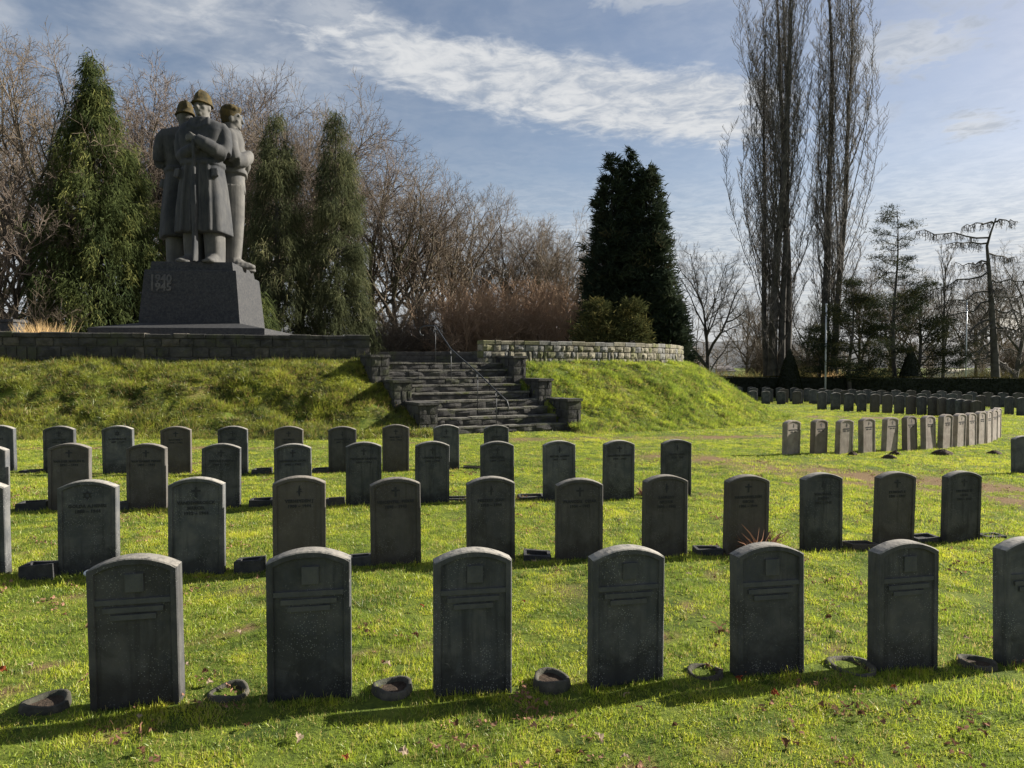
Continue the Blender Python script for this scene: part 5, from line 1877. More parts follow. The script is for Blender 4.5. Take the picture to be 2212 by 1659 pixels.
PROF_BIG = ([0, 0.1, 0.46, 0.64, 0.76, 0.83, 0.87, 0.92, 0.97, 1.0], [2.55, 2.75, 2.5, 2.0, 1.3, 0.85, 0.5, 0.40, 0.18, 0.03])
PROF_COL = ([0, 0.08, 0.3, 0.55, 0.8, 0.92, 1.0], [1.95, 2.1, 1.65, 1.35, 0.85, 0.38, 0.03])
conifer('weeping_conifer', 15.5, PROF_BIG, 1300, 84, M['weeping'], 'big broad weeping conifer left of the memorial with a curled leader', 210, 700, 32, (0.3, 1.0), (0.10, 0.30), (0.012, 0.028), (0.5, -0.25, 0.42),
        0.3, 'weeping conifers round the memorial', 3, clump=0.30, curl=True, hang=1.0)
conifer('weeping_conifer', 14.1, PROF_COL, 520, 72, M['weeping_grey'], 'narrow thin weeping conifer just right of the memorial', 600, 700, 34.5, (0.4, 1.2), (0.12, 0.36), (0.010, 0.022), (0.42, -0.25, 0.42), 0.2, 'weeping conifers round the memorial', 4, clump=0.34, hang=0.85)
conifer('weeping_conifer', 14.4, PROF_COL, 600, 76, M['weeping_grey'], 'darker narrow weeping conifer, rightmost of the weeping conifers', 728, 700, 35.5, (0.4, 1.2), (0.12, 0.36), (0.010, 0.022), (0.42, -0.25, 0.42), 0.2, 'weeping conifers round the memorial', 5, clump=0.34, hang=0.85)
conifer('weeping_conifer', 5.2, ([0, 0.2, 0.6, 1], [1.2, 1.35, 1.0, 0.2]), 150, 44, M['weeping'], 'short bushy weeping conifer between the memorial base and its right neighbour', 545, 700, 31.5, (0.4, 1.0), (0.25, 0.6), (0.012, 0.028), (0.42, -0.3, 0.4), 0.1, 'weeping conifers round the memorial', 6, clump=0.34, hang=0.8)
PROF_CYP = ([0, 0.1, 0.3, 0.55, 0.8, 0.93, 1.0], [2.1, 2.15, 1.8, 1.35, 0.85, 0.46, 0.04])
conifer('cypress_tree', 14.9, PROF_CYP, 760, 48, M['cypress'], 'dark cypress with three pointed tops, the tallest dark tree behind the sunlit wall', 1362, 745, 42, (0.05, 0.35), (0.22, 0.55), (0.022, 0.05), (0.8, 0.55, 0.5), 0.25,
        'dark evergreens behind the sunlit wall', 7, tops=((-1.15, 0, 0.985), (0.0, 0.3, 1.0), (1.05, -0.2, 0.94)), clump=0.26)
conifer('cypress_tree', 7.2, ([0, 0.15, 0.5, 0.85, 1], [1.15, 1.25, 0.95, 0.45, 0.05]), 330, 46, M['cypress'], 'shorter dark cypress at the right foot of the three-topped cypress', 1447, 745, 40, (0.05, 0.35), (0.2, 0.5), (0.022, 0.05), (0.8, 0.5, 0.5), 0.15,
        'dark evergreens behind the sunlit wall', 8, clump=0.28)
conifer('yew_bush', 5.3, ([0, 0.2, 0.6, 0.9, 1], [1.35, 1.5, 1.15, 0.6, 0.1]), 300, 42, M['yew'], 'olive yew bush left of the pair in front of the dark cypress', 1290, 745, 36.5, (0.0, 0.3), (0.15, 0.42), (0.016, 0.038), (0.7, 0.5, 0.6), 0.12,
        'dark evergreens behind the sunlit wall', 9, clump=0.28, cat='shrub')
conifer('yew_bush', 5.5, ([0, 0.2, 0.6, 0.9, 1], [1.15, 1.3, 1.05, 0.5, 0.1]), 280, 42, M['yew'], 'olive yew bush right of the pair in front of the dark cypress', 1360, 745, 36.8, (0.0, 0.3), (0.15, 0.42), (0.016, 0.038), (0.7, 0.5, 0.6), 0.12,
        'dark evergreens behind the sunlit wall', 10, clump=0.28, cat='shrub')
# open pines right of the poplars: pads of needles on level branches
def pad_tree(name, H, X, dist, mat, label, seed, nb, reach, zlo, per=150, pad=(0.55, 0.16), trunk_r=0.16, lean=0.0, rise=0.15, needle=(0.10, 0.24), nw=(0.010, 0.022)):
    g = np.random.default_rng(seed)
    p = at(X, 808, dist)
    o = empty(name, (p[0], p[1], float(ground(p[0]))))
    tb = Tubes()
    tz = np.linspace(0, 1, 10)
    tr = [np.array([lean * H * q ** 1.3 + 0.12 * math.sin(q * 7 + seed), 0, H * q - 0.2 * (q == 0)]) for q in tz]
    tb.add(tr, [trunk_r * (1 - 0.9 * q) for q in tz], 7)
    bs, ds = [], []
    for i in range(nb):
        q = zlo + (1 - zlo) * (i + g.random()) / nb
        k = min(int(q * 9), 8)
        s0 = tr[k] + (tr[k + 1] - tr[k]) * (q * 9 - k)
        a = g.uniform(0, 2 * math.pi)
        L = np.interp(q, reach[0], reach[1]) * g.uniform(0.6, 1.15)
        e = s0 + np.array([math.cos(a) * L, math.sin(a) * L, L * g.uniform(-0.1, 0.5) + rise * L])
        mid = (s0 + e) / 2 + np.array([0, 0, -0.08 * L])
        tb.add([s0, mid, e], [0.06 * (1 - 0.6 * q), 0.04 * (1 - 0.6 * q), 0.015], 5)
        m = max(2, int(4 * L / 1.5))
        for f in np.linspace(0.45, 1.0, m):
            c = s0 + (e - s0) * f + g.normal(0, 0.12, 3)
            n_ = int(per * g.uniform(0.6, 1.2))
            bs.append(np.concatenate([c + g.normal(0, 1, (n_, 3)) * np.array([pad[0], pad[0], pad[1]]) * 0.6, np.full((n_, 1), g.random())], 1))
            d_ = g.normal(0, 1, (n_, 3)) + np.array([math.cos(a) * 0.5, math.sin(a) * 0.5, 0.5])
            ds.append(d_)
    b = np.concatenate(bs)
    d_ = np.concatenate(ds)
    d_ /= np.linalg.norm(d_, axis=1)[:, None]
    B = len(b)
    V, Fq = strips(B, 3, b[:, :3], d_, g.uniform(needle[0], needle[1], B), g.uniform(nw[0], nw[1], B), np.full(B, 0.1), 0.03)
    link('trunk', tb.mesh('trunk', M['bark_dark'], True), o)
    link('crown', quick_mesh('crown', V, Fq, 4, mat, attr=np.repeat(np.clip(b[:, 3] * .7 + g.random(B) * .3, 0, 1), 6)), o)
    tag(o, label, 'tree', 'open pines beyond the hedge')


pad_tree('pine_tree', 11.8, 1932, 44, M['pine'], 'tall open pine with tufted top right of the poplars', 21, 34, ([0.2, 0.5, 0.62, 0.72, 0.9, 1.0], [2.6, 2.3, 2.5, 1.3, 1.3, 0.9]), 0.2, 120, (0.42, 0.16), 0.16)
pad_tree('pine_tree', 7.2, 1838, 42, M['pine'], 'bushy dark pine in front of the single-trunked poplar', 22, 40, ([0.1, 0.4, 0.8, 1.0], [2.3, 2.3, 1.4, 0.3]), 0.12, 150, (0.55, 0.2), 0.14)
pad_tree('pine_tree', 6.6, 1985, 45, M['pine'], 'low wide pine behind the right clipped cone', 23, 34, ([0.1, 0.4, 0.8, 1.0], [2.6, 2.4, 1.5, 0.3]), 0.14, 140, (0.55, 0.2), 0.14)
pad_tree('pine_tree', 4.6, 1768, 44, M['pine'], 'small dark pine beside the white flagpole', 24, 16, ([0.1, 0.5, 1.0], [1.6, 1.3, 0.3]), 0.18, 130, (0.5, 0.18), 0.1)

# leaning larch with drooping bare branches
g = random.Random(5)
p = at(2152, 808, 45)
o = empty('larch_tree', (p[0], p[1], float(ground(p[0]))))
big, small = Tubes(), Tubes()
Hl = 11.6
tr = [np.array([-0.95 * q ** 1.4 * (1 if q < .86 else 1) + (0.75 * max(0, q - 0.86) / 0.14), 0, Hl * q - (0.2 if q == 0 else 0)]) for q in np.linspace(0, 1, 14)]
big.add(tr, [0.30 * (1 - 0.86 * q) for q in np.linspace(0, 1, 14)], 8)


def larch_branch(s0, a, L, lift, droop_):
    n = 8
    pts = []
    for i in range(n):
        t = i / (n - 1)
        pts.append(s0 + np.array([math.cos(a) * L * t, math.sin(a) * L * t * 0.8, L * (lift * t - droop_ * t * t)]) + np.array([0, 0, 0.09 * math.sin(i * 2.1 + L * 3)]) + (np.array([g.gauss(0, .07), g.gauss(0, .07), g.gauss(0, .07)]) if i else 0))
    big.add(pts, [max(0.014, 0.065 * (1 - 0.78 * i / (n - 1))) for i in range(n)], 5)
    for k in range(int(L * 20)):
        t = g.uniform(0.12, 1.0)
        f = t * (n - 1)
        q = min(int(f), n - 2)
        pp_ = pts[q] + (pts[q + 1] - pts[q]) * (f - q)
        LL = g.uniform(0.15, 0.6)
        aa_ = g.uniform(0, 6.28)
        c = [pp_, pp_ + np.array([math.cos(aa_) * LL * .22, math.sin(aa_) * LL * .22, -LL * g.uniform(0.0, .6)]), pp_ + np.array([math.cos(aa_) * LL * .34, math.sin(aa_) * LL * .34, -LL * g.uniform(0.5, 1.4)])]
        small.add(c, [0.016, 0.013, 0.009], 3)
        for m in range(3):
            t2 = g.random()
            b0 = c[1] + (c[2] - c[1]) * t2
            small.add([b0, b0 + np.array([g.gauss(0, .1), g.gauss(0, .1), -g.uniform(0.02, .2)])], [0.012, 0.007], 3)


for q, a, L, lift, dr_ in ((0.97, 3.1, 2.0, 0.1, 0.25), (0.985, 0.1, 1.4, 0.12, 0.2), (0.885, 3.14, 4.6, 0.22, 0.10), (0.86, 3.3, 3.4, 0.02, 0.05), (0.80, 0.15, 2.4, 0.2, 0.15), (0.76, 2.7, 2.0, 0.15, 0.3), (0.70, 3.2, 4.8, 0.05, 0.32), (0.66, 0.0, 2.6, 0.1, 0.2),
                           (0.60, 3.0, 3.6, -0.1, 0.3), (0.57, 0.3, 3.0, 0.1, 0.2), (0.54, 3.25, 4.6, -0.05, 0.22), (0.50, -0.2, 2.8, 0.05, 0.2), (0.45, 3.1, 3.8, -0.15, 0.35), (0.42, 3.6, 3.0, -0.1, 0.3), (0.40, 0.2, 2.8, 0, 0.25),
                           (0.36, 2.8, 3.0, -0.2, 0.25), (0.33, 3.3, 3.2, -0.25, 0.3), (0.30, 0.0, 2.6, -0.1, 0.25), (0.26, 3.0, 2.6, -0.3, 0.2), (0.22, 0.4, 2.4, -0.15, 0.25), (0.62, 4.6, 2.6, 0.1, 0.3), (0.5, 1.6, 2.4, 0.05, 0.3), (0.4, 4.9, 2.8, 0, 0.3), (0.75, 1.5, 2.0, 0.1, 0.2)):
    f = q * 13
    k = min(int(f), 12)
    dn_ = 0.0 if q > 0.82 else g.uniform(0.15, 0.38)
    larch_branch(tr[k] + (tr[k + 1] - tr[k]) * (f - k), a + g.uniform(-.25, .25), L * g.uniform(0.85, 1.1), lift - dn_, dr_ - (0.0 if q > 0.82 else g.uniform(0.2, 0.45)))
link('trunk', big.mesh('trunk', M['bark_dark'], True), o)
link('crown', small.mesh('crown', M['twig_grey']), o)
tag(o, 'leaning dark larch with long drooping bare branches near the right edge', 'tree')

# far wood as one mass
g = np.random.default_rng(77)
srcs = [TREE_KINDS['slender'], TREE_KINDS['maple']]
wv, wf, n0 = [], [], 0
tb = Tubes()
for i in range(150):
    x = -75 + 190 * (i + g.random()) / 150
    y = g.uniform(85, 120)
    h = g.uniform(6.0, 9.5) * (1.0 if x < 12 else 0.62)
    gz0 = float(ground(x))
    tp_ = [np.array([x + g.normal(0, .15) * q, y, gz0 + h * q]) for q in np.linspace(0, 1, 5)]
    tb.add(tp_, [0.13, 0.11, 0.08, 0.05, 0.02], 5)
    for k in range(46):
        q = g.uniform(0.12, 1.0)
        s0 = np.array([x, y, gz0 + h * q])
        a = g.uniform(0, 6.28)
        L = h * (0.34 - 0.22 * q) * g.uniform(0.6, 1.3)
        e = s0 + np.array([math.cos(a) * L, math.sin(a) * L, L * g.uniform(0.1, 1.0)])
        m = (s0 + e) / 2 + g.normal(0, 0.08 * L, 3)
        tb.add([s0, m, e], [0.032, 0.024, 0.012], 3)
        for r2 in range(5):
            t2 = g.uniform(0.3, 1)
            b0 = s0 + (e - s0) * t2
            tb.add([b0, b0 + g.normal(0, 0.3 * L, 3) + np.array([0, 0, 0.2 * L])], [0.018, 0.009], 3)
tag(link('distant_wood', tb.mesh('distant_wood', M['twig'])), 'grey brown leafless wood far behind the park trees', 'wood', kind='stuff')

# ------------------------------------------------------------------ hedge, clipped cones, brush
hA, hB = at(1150, 812, 47.0), at(2420, 812, 39.0)
hdir = hB[:2] - hA[:2]
hL = float(np.linalg.norm(hdir))
hang = math.atan2(hdir[1], hdir[0])
htop = 0.99
hz0 = -0.45
o = empty('clipped_hedge', (hA[0], hA[1], hz0), hang)
mb = MB()
mb.box((0, 0.05, 0), (hL, 0.95, htop - hz0 - 0.04))
mb.build('hedge_core', M['hedge_core'], o)
B = 26000
xx = rng.uniform(0, hL, B)
side = rng.random(B) < 0.62
hh = htop - hz0 + 0.03 * np.sin(xx * 1.7) - 0.03
b = np.stack([xx, np.where(side, 0.05, rng.uniform(0, 1.0, B)), np.where(side, rng.uniform(0.02, 1, B) * hh, hh)], 1)
d_ = np.where(side[:, None], np.array([0, -1.0, 0.4]), np.array([0, 0, 1.0])) + rng.normal(0, 0.55, (B, 3))
d_ /= np.linalg.norm(d_, axis=1)[:, None]
V, Fq = strips(B, 3, b, d_, rng.uniform(0.04, 0.11, B), rng.uniform(0.018, 0.035, B), np.zeros(B), 0.02)
hm = quick_mesh('foliage', V, Fq, 4, M['hedge'], attr=np.repeat(np.where(side, rng.random(B) * 0.7, rng.random(B) * 0.5 + 0.5), 6))
link('foliage', hm, o)
tag(o, 'long low dark clipped hedge behind the far gravestones', 'hedge')


def clipped_cone(X, Yt, Wpx, dist, label, seed):
    g = np.random.default_rng(seed)
    top = at(X, Yt, dist)
    gz0 = float(ground(top[0]))
    H = top[2] - gz0
    vis = (808 - Yt) / F * dist
    r0 = Wpx / F * dist / 2 * (1 + (H - vis) / H * 0.25)
    o = empty('clipped_cone', (top[0], top[1], gz0))
    pr = lambda q: r0 * (1 - q) ** 0.72 * (1 - 0.12 * q)
    mb = MB()
    mb.loft([(0, 0, H * q, pr(q) * 0.95 + 0.01, pr(q) * 0.95 + 0.01, 2) for q in np.linspace(0, 0.995, 14)], 24)
    mb.build('cone_core', M['hedge_core'], o, True)
    B = 7000
    q = 1 - np.sqrt(g.random(B))
    a = g.uniform(0, 2 * math.pi, B)
    rr = r0 * (1 - q) ** 0.72 * (1 - 0.12 * q)
    b = np.stack([np.cos(a) * rr, np.sin(a) * rr, q * H], 1)
    d_ = np.stack([np.cos(a), np.sin(a), np.full(B, 0.5)], 1) + g.normal(0, 0.5, (B, 3))
    d_ /= np.linalg.norm(d_, axis=1)[:, None]
    V, Fq = strips(B, 3, b, d_, g.uniform(0.03, 0.08, B), g.uniform(0.014, 0.03, B), np.zeros(B), 0.02)
    link('foliage', quick_mesh('foliage', V, Fq, 4, M['hedge'], attr=np.repeat(g.random(B) * .75, 6)), o)
    tag(o, label, 'shrub', 'clipped cones behind the hedge')


clipped_cone(1706, 752, 56, 43, 'dark clipped cone in front of the huge poplar trunk', 1)
clipped_cone(1968, 752, 62, 43, 'dark clipped cone below the open pine, right of the flagpole', 2)


def brush(X, Yt, wm, dist, mat, label, seed, B=900):
    g = np.random.default_rng(seed)
    top = at(X, Yt, dist)
    gz0 = float(ground(top[0]))
    H = top[2] - gz0
    b = np.stack([g.normal(0, wm * 0.4, B), g.normal(0, wm * 0.25, B), g.random(B) * H * 0.55], 1)
    d_ = g.normal(0, 0.45, (B, 3)) + np.array([0, 0, 0.9])
    d_ /= np.linalg.norm(d_, axis=1)[:, None]
    V, Fq = strips(B, 4, b, d_, g.uniform(0.25, 0.5, B) * H, g.uniform(0.010, 0.028, B), g.uniform(0, 0.3, B), 0.08)
    o = link('brushwood', quick_mesh('brushwood', V, Fq, 4, mat, attr=np.repeat(g.random(B), 8)), None, (top[0], top[1], gz0))
    tag(o, label, 'shrub', 'low brushwood behind the hedge')


brush(1752, 782, 1.8, 46, M['brush'], 'yellowish brushwood between the clipped cone and the flagpole', 1)
brush(1795, 788, 1.1, 45, M['straw'], 'pale reddish dry stalks at the foot of the white flagpole', 2, 400)
brush(1885, 776, 2.6, 50, M['brush'], 'yellow green brushwood between the dark pines', 3, 1300)
brush(1590, 790, 3.2, 52, M['brush'], 'olive brushwood left of the big poplar behind the hedge', 4, 1200)
brush(2150, 785, 4.0, 54, M['brush'], 'brown brushwood under the larch at the right', 5, 1300)


# flagpoles, tents, hut
def flagpole(X, Yt, dist, r, label):
    top = at(X, Yt, dist)
    gz0 = float(ground(top[0]))
    mb = MB()
    h = top[2] - gz0
    mb.tube([(0, 0, -0.2), (0, 0, h * 0.5), (0, 0, h)], [r, r * 0.9, r * 0.75], 12)
    o = mb.build('flagpole', M['pole'], None, True, (top[0], top[1], gz0))
    mb = MB()
    mb.ball((0, 0, h + r), r * 1.2, 12, 8)
    mb.build('finial', M['pole'], o, True)
    tag(o, label, 'flagpole', 'flagpoles behind the hedge')


flagpole(1785, 660, 41.5, 0.055, 'white flagpole in front of the single-trunked poplar')
flagpole(2089, 652, 44, 0.045, 'thin pale flagpole left of the leaning larch')


def dome(X, Yt, Wpx, dist, label):
    c = at(X, Yt, dist)
    gz0 = -0.5
    r = Wpx / F * dist / 2
    mb = MB()
    n = 16
    rise = (808 - Yt) / F * dist
    G = []
    for yy in (-3.0, 3.0):
        G.append([(r * 1.25 * math.cos(math.pi * i / n), yy, (c[2] - gz0 - rise * 1.3) * (1 if 0 < i < n else 0) + rise * 1.3 * math.sin(math.pi * i / n)) for i in range(n + 1)])
    A, Bb = G
    m = n + 1
    mb.add(A + Bb, [(i, i + 1, m + i + 1, m + i) for i in range(n)] + [tuple(range(m)), tuple(range(2 * m - 1, m - 1, -1))])
    tag(mb.build('tunnel_tent', M['canvas'], None, False, (c[0], c[1], gz0)), label, 'tent', 'pale tunnel tents beyond the hedge')


dome(2073, 797, 72, 95, 'pale low tunnel tent left of the larch trunk')
dome(2195, 799, 90, 95, 'pale low tunnel tent right of the larch trunk at the frame edge')

c = at(1556, 794, 95)
hut = empty('small_house', (c[0], c[1], -0.6), R(12))
tag(hut, 'tiny white walled house with slate roof far behind the hedge', 'house')
hw = c[2] + 0.6 - 0.5
mb = MB()
mb.box((-1.3, -1.5, 0), (1.3, 1.5, hw))
mb.add([(-1.3, -1.5, hw), (-1.3, 1.5, hw), (-1.3, 0, hw + 0.7), (1.3, -1.5, hw), (1.3, 1.5, hw), (1.3, 0, hw + 0.7)], [(0, 2, 1), (3, 4, 5)])
mb.build('wall', M['render_wall'], hut)
mb = MB()
mb.add([(-1.45, -1.7, hw - 0.05), (1.45, -1.7, hw - 0.05), (1.45, 0, hw + 0.75), (-1.45, 0, hw + 0.75), (-1.45, 1.7, hw - 0.05), (1.45, 1.7, hw - 0.05),
        (-1.45, -1.7, hw + 0.03), (1.45, -1.7, hw + 0.03), (1.45, 0, hw + 0.83), (-1.45, 0, hw + 0.83), (-1.45, 1.7, hw + 0.03), (1.45, 1.7, hw + 0.03)],
       [(0, 1, 2, 3), (3, 2, 5, 4), (9, 8, 7, 6), (10, 11, 8, 9), (0, 6, 7, 1), (4, 5, 11, 10), (1, 7, 8, 2), (2, 8, 11, 5), (0, 3, 9, 6), (3, 4, 10, 9)])
mb.build('roof', M['roof'], hut)


# ------------------------------------------------------------------ grass (one mass, instanced tufts)
def tuft(seed, nb, rad, hgt, wdt, lean, mat):
    g = np.random.default_rng(seed)
    B = nb
    rr = rad * np.sqrt(g.random(B))
    a = g.uniform(0, 2 * math.pi, B)
    base = np.stack([np.cos(a) * rr, np.sin(a) * rr, np.full(B, -0.006)], 1)
    la = g.uniform(0, 2 * math.pi, B)
    ln = np.abs(g.normal(0, lean, B))
    d_ = np.stack([np.cos(la) * ln, np.sin(la) * ln, np.ones(B)], 1)
    d_ /= np.linalg.norm(d_, axis=1)[:, None]
    global rng
    keep = rng
    rng = g
    V, Fq = strips(B, 4, base, d_, g.uniform(hgt * 0.5, hgt * 1.15, B), g.uniform(wdt * 0.6, wdt * 1.2, B), g.uniform(0.05, 0.6, B), 0.03)
    rng = keep
    me = quick_mesh('tuft', V, Fq, 4, mat, attr=np.repeat(g.random(B), 8))
    return bpy.data.objects.new('tuft', me)


def scatter(name, pts, rot, scl, idx, tufts):
    me = bpy.data.meshes.new(name)
    n = len(pts)
    me.vertices.add(n)
    me.vertices.foreach_set('co', np.ascontiguousarray(pts, np.float32).ravel())
    a = me.attributes.new('rot', 'FLOAT_VECTOR', 'POINT')
    a.data.foreach_set('vector', np.ascontiguousarray(rot, np.float32).ravel())
    a = me.attributes.new('scl', 'FLOAT_VECTOR', 'POINT')
    a.data.foreach_set('vector', np.ascontiguousarray(scl, np.float32).ravel())
    a = me.attributes.new('pick', 'INT', 'POINT')
    a.data.foreach_set('value', np.ascontiguousarray(idx, np.int32))
    me.update()
    o = link(name, me)
    cl = bpy.data.collections.new(name + '_tufts')
    for t in tufts:
        cl.objects.link(t)
    ng = bpy.data.node_groups.new(name, 'GeometryNodeTree')
    ng.interface.new_socket('Geometry', in_out='INPUT', socket_type='NodeSocketGeometry')
    ng.interface.new_socket('Geometry', in_out='OUTPUT', socket_type='NodeSocketGeometry')
    gi, go = ng.nodes.new('NodeGroupInput'), ng.nodes.new('NodeGroupOutput')
    ip = ng.nodes.new('GeometryNodeInstanceOnPoints')
    ci = ng.nodes.new('GeometryNodeCollectionInfo')
    ci.inputs['Collection'].default_value = cl
    ci.inputs['Separate Children'].default_value = True
    ci.inputs['Reset Children'].default_value = True
    ip.inputs['Pick Instance'].default_value = True

    def attr(nm, typ):
        nd = ng.nodes.new('GeometryNodeInputNamedAttribute')
        nd.data_type = typ
        nd.inputs['Name'].default_value = nm
        return [s for s in nd.outputs if s.enabled and s.name == 'Attribute'][0]
    e2r = ng.nodes.new('FunctionNodeEulerToRotation')
    ng.links.new(attr('rot', 'FLOAT_VECTOR'), e2r.inputs[0])
    ng.links.new(gi.outputs[0], ip.inputs['Points'])
    ng.links.new(ci.outputs[0], ip.inputs['Instance'])
    ng.links.new(attr('pick', 'INT'), ip.inputs['Instance Index'])
    ng.links.new(e2r.outputs[0], ip.inputs['Rotation'])
    ng.links.new(attr('scl', 'FLOAT_VECTOR'), ip.inputs['Scale'])
    ng.links.new(ip.outputs[0], go.inputs[0])
    md = o.modifiers.new('tufts', 'NODES')
    md.node_group = ng
    return o


rng = np.random.default_rng(5)


def ground_z(x, y):
    nw = np.clip(1.2 - np.hypot(x, y) / 45, 0, 1)
    return ground(x) + ((vnoise(x, y, 0.8, 1) - 0.5) * 0.045 + (vnoise(x, y, 2.5, 2) - 0.5) * 0.02) * nw


# inside test for the bank footprint
foot = BANK + BN * (RUN - 0.1)


def in_bank(x, y):
    """true where the bank or terrace covers the lawn"""
    i = np.searchsorted(foot[:, 0], x) if False else None
    d2 = np.full(len(x), 1e9)
    arg = np.zeros(len(x), int)
    for k in range(0, len(foot), 4):
        dd = (x - foot[k, 0]) ** 2 + (y - foot[k, 1]) ** 2
        m = dd < d2
        d2[m] = dd[m]
        arg[m] = k
    a_, b_ = stair_ab(x, y)
    return (((x - foot[arg, 0]) * BN[arg, 0] + (y - foot[arg, 1]) * BN[arg, 1]) < 0) & ~((np.abs(b_) < 2.1) & (a_ < -0.1) & (a_ > -1.8))


PX, PY, PS = [], [], []
for (y0, y1, dens, sc_) in ((1.9, 4.2, 190, 0.95), (4.2, 7.0, 120, 1.1), (7.0, 11.0, 80, 1.35), (11.0, 17.0, 46, 1.7), (17.0, 28.0, 20, 2.3), (28.0, 44.0, 9, 2.9)):
    n = int((y1 - y0) * (1.55 * y1 + 4.0) * dens)
    y = rng.uniform(y0, y1, n)
    x = rng.uniform(-0.5, 0.5, n) * (1.55 * y1 + 4.0)
    ok = np.abs(x) < 0.775 * y + 2.0
    PX.append(x[ok]); PY.append(y[ok]); PS.append(np.full(ok.sum(), sc_))
PX, PY, PS = np.concatenate(PX), np.concatenate(PY), np.concatenate(PS)
keep = ~in_bank(PX, PY)
keep &= rng.random(len(PX)) > bare_at(PX, PY) * 0.97
ax_, bx_ = stair_ab(PX, PY)
keep &= ~((np.abs(bx_) < 2.3) & (ax_ > -0.12) & (ax_ < 3))
for hx, hy, hr_ in HOLES:
    keep &= np.hypot(PX - hx, PY - hy) > hr_
PX, PY, PS = PX[keep], PY[keep], PS[keep]
n = len(PX)
hgt = (0.5 + 0.6 * vnoise(PX, PY, 1.3, 14) + 0.6 * (vnoise(PX, PY, 7.0, 15) - 0.45))
scl = np.stack([PS, PS, np.clip(hgt, 0.3, 1.3) * PS ** 0.35], 1)
rot = np.stack([rng.normal(0, 0.06, n), rng.normal(0, 0.06, n), rng.uniform(0, 6.28, n)], 1)
lawn_tufts = [tuft(40 + i, 85, 0.095, h_, 0.0021, l_, M['grass']) for i, (h_, l_) in enumerate(((0.042, 0.6), (0.05, 0.45), (0.034, 0.8), (0.045, 0.7)))]
o = scatter('lawn_grass', np.stack([PX, PY, ground_z(PX, PY)], 1), rot, scl, rng.integers(0, 4, n), lawn_tufts)
tag(o, 'short sunlit yellow green lawn grass', 'grass', kind='stuff')

# longer tufts round the feet of the stones
SX, SY = [], []
for ob in list(COL.objects):
    if ob.name.startswith('gravestone') and ob.location.y < 20:
        c, s = math.cos(ob.rotation_euler.z), math.sin(ob.rotation_euler.z)
        m = 34 if ob.location.y < 6 else 16
        t = rng.uniform(-0.26, 0.26, m)
        u = np.where(rng.random(m) < 0.65, rng.uniform(-0.075, -0.02, m), rng.uniform(0.16, 0.24, m))
        SX.append(ob.location.x + c * t - s * u)
        SY.append(ob.location.y + s * t + c * u)
SX, SY = np.concatenate(SX), np.concatenate(SY)
n = len(SX)
edge_tufts = [tuft(60 + i, 16, 0.035, 0.065, 0.0022, 0.55, M['grass']) for i in range(3)]
s_ = rng.uniform(0.5, 1.15, n)
o = scatter('long_grass', np.stack([SX, SY, ground_z(SX, SY)], 1), np.stack([rng.normal(0, .1, n), rng.normal(0, .1, n), rng.uniform(0, 6.28, n)], 1), np.stack([s_, s_, s_], 1), rng.integers(0, 3, n), edge_tufts)
tag(o, 'longer unmown grass round the feet of the gravestones', 'grass', kind='stuff')

# bank grass: longer, tussocky
nb_ = 19000
ia = rng.integers(0, na - 1, nb_)
js = rng.uniform(0, 1.04, nb_)
base = BANK[ia] + BN[ia] * (js * RUN)[:, None]
vis = (base[:, 0] > -15.5) & (base[:, 1] < 31)
a_, b_ = stair_ab(base[:, 0], base[:, 1])
vis &= ~((np.abs(b_ - shift(a_)) < 2.02) & (a_ > -0.14)) & ~((np.abs(b_) < 1.9) & (a_ <= -0.14))
vis &= rng.random(nb_) > 0.75 * np.clip((vnoise(base[:, 0], base[:, 1], 0.9, 9) - 0.72) * 3, 0, 1)
vis &= vnoise(base[:, 0], base[:, 1], 2.3, 31) > np.where(base[:, 0] > -0.5, 0.15, 0.12)
ia, js, base = ia[vis], js[vis], base[vis]
q = np.clip(js, 0, 1)
g0 = ground(base[:, 0])
zz = g0 + (TERRACE + 0.02 - g0) * (0.25 * (1 + np.cos(math.pi * q)) + 0.5 * (1 - q))
zz += ((vnoise(base[:, 0], base[:, 1], 1.1, 3) - 0.5) * 0.22 + (vnoise(base[:, 0], base[:, 1], 3.2, 5) - 0.5) * 0.17) * np.clip(np.sin(math.pi * q), 0, 1) * np.where(base[:, 0] > -0.5, 0.5, 1.45)
n = len(base)
dz_ = -(TERRACE / RUN) * (0.25 * math.pi * np.sin(math.pi * q) + 0.5)
rot = np.zeros((n, 3))
yaw = rng.uniform(0, 6.28, n)
for i in range(n):
    nrm = Vector((-dz_[i] * BN[ia[i], 0] * 0.75, -dz_[i] * BN[ia[i], 1] * 0.75, 1)).normalized()
    qn = Vector((0, 0, 1)).rotation_difference(nrm) @ Quaternion((0, 0, 1), yaw[i])
    e = qn.to_euler()
    rot[i] = (e.x, e.y, e.z)
s_ = rng.uniform(0.75, 1.35, n)
hz_ = np.clip(0.2 + 1.5 * vnoise(base[:, 0], base[:, 1], 2.4, 33), 0.35, 1.7)
bank_tufts = [tuft(80 + i, 80, 0.15, h_, 0.0048, 0.95, M['slope']) for i, h_ in enumerate((0.11, 0.14, 0.09, 0.16))]
rough_tufts = [tuft(90 + i, 80, 0.14, h_, 0.0048, 1.0, M['slope_shaded']) for i, h_ in enumerate((0.11, 0.15, 0.09, 0.18))]
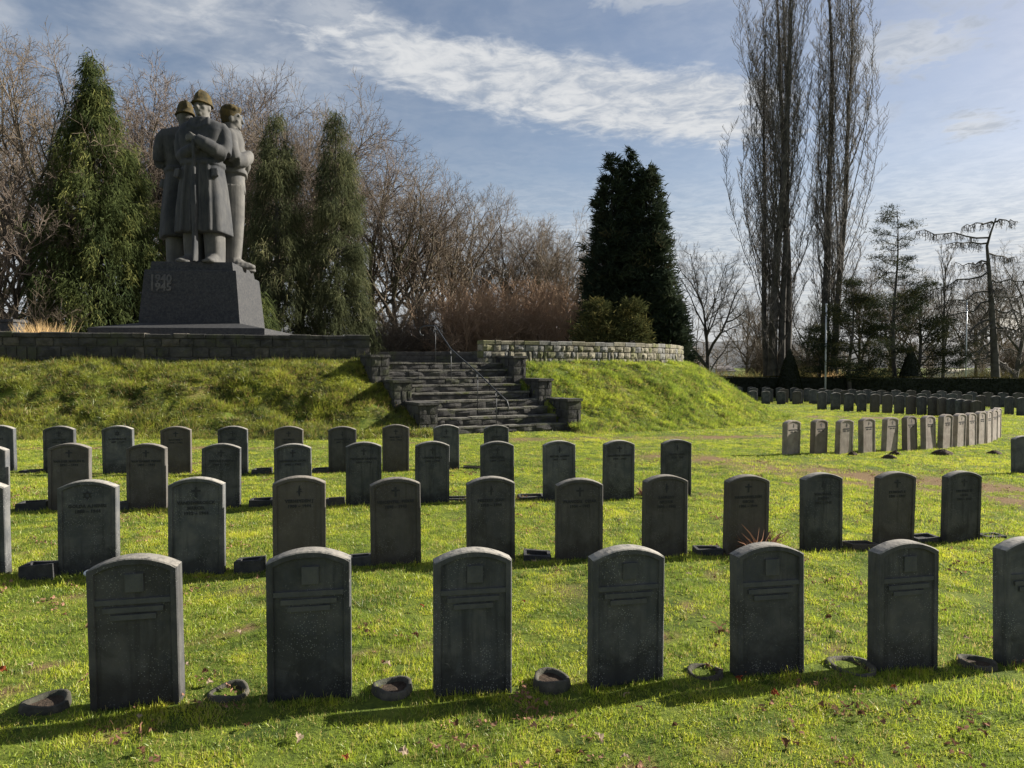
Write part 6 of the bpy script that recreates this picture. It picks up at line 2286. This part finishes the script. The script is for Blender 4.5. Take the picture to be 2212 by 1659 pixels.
for nm_, sel, tf, lb in (('bank_grass', base[:, 0] > -1.2, bank_tufts, 'fresh green grass on the bank right of the stairs'), ('bank_grass', base[:, 0] <= -1.2, rough_tufts, 'rough mossy grass on the bank left of the stairs, shade mixed into its colour')):
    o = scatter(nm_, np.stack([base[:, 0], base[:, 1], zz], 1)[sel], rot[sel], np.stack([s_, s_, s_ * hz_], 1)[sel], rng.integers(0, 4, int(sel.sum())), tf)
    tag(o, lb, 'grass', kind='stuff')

# stray taller tufts and bits of dead leaf between the stones
n = 1500
y = rng.uniform(2.2, 12.0, n)
x = rng.uniform(-0.5, 0.5, n) * (1.55 * y + 2.4)
ok = ~in_bank(x, y) & (vnoise(x, y, 1.7, 41) > 0.5)
x, y = x[ok], y[ok]
n = len(x)
rank = [tuft(120 + i, 26, 0.03, 0.075, 0.0024, 0.75, M['slope']) for i in range(3)]
s_ = rng.uniform(0.6, 1.2, n)
o = scatter('rank_grass', np.stack([x, y, ground_z(x, y)], 1), np.stack([rng.normal(0, .1, n), rng.normal(0, .1, n), rng.uniform(0, 6.28, n)], 1), np.stack([s_, s_, s_], 1), rng.integers(0, 3, n), rank)
tag(o, 'scattered darker tufts of rank grass in the lawn', 'grass', kind='stuff')
n = 2600
y = rng.uniform(2.2, 13.0, n)
x = rng.uniform(-0.5, 0.5, n) * (1.55 * y + 2.4)
ok = ~in_bank(x, y) & (vnoise(x, y, 1.2, 51) * 0.6 + vnoise(x, y, 4.5, 52) * 0.4 > 0.56)
x, y = x[ok], y[ok]
n = len(x)
bits = []
for i in range(4):
    gq = np.random.default_rng(200 + i)
    keep_rng = rng
    rng = gq
    d_ = gq.normal(0, 1, (7, 3)) * [1, 1, 0.35]
    d_ /= np.linalg.norm(d_, axis=1)[:, None]
    V, Fq = strips(7, 4, gq.normal(0, 0.03, (7, 3)) * [1, 1, 0.1], d_, gq.uniform(0.015, 0.04, 7), gq.uniform(0.004, 0.010, 7), gq.uniform(-0.3, 0.3, 7), 0.12, taper=False)
    rng = keep_rng
    bits.append(bpy.data.objects.new('bit', quick_mesh('bit', V, Fq, 4, M['dead'], attr=np.repeat(gq.random(7), 8))))
o = scatter('leaf_litter', np.stack([x, y, ground_z(x, y) + 0.018], 1), np.stack([rng.normal(0, .3, n), rng.normal(0, .3, n), rng.uniform(0, 6.28, n)], 1), np.repeat(rng.uniform(0.5, 1.1, n)[:, None], 3, 1), rng.integers(0, 4, n), bits)
tag(o, 'small brown bits of dead leaf caught in the lawn', 'leaf litter', kind='stuff')
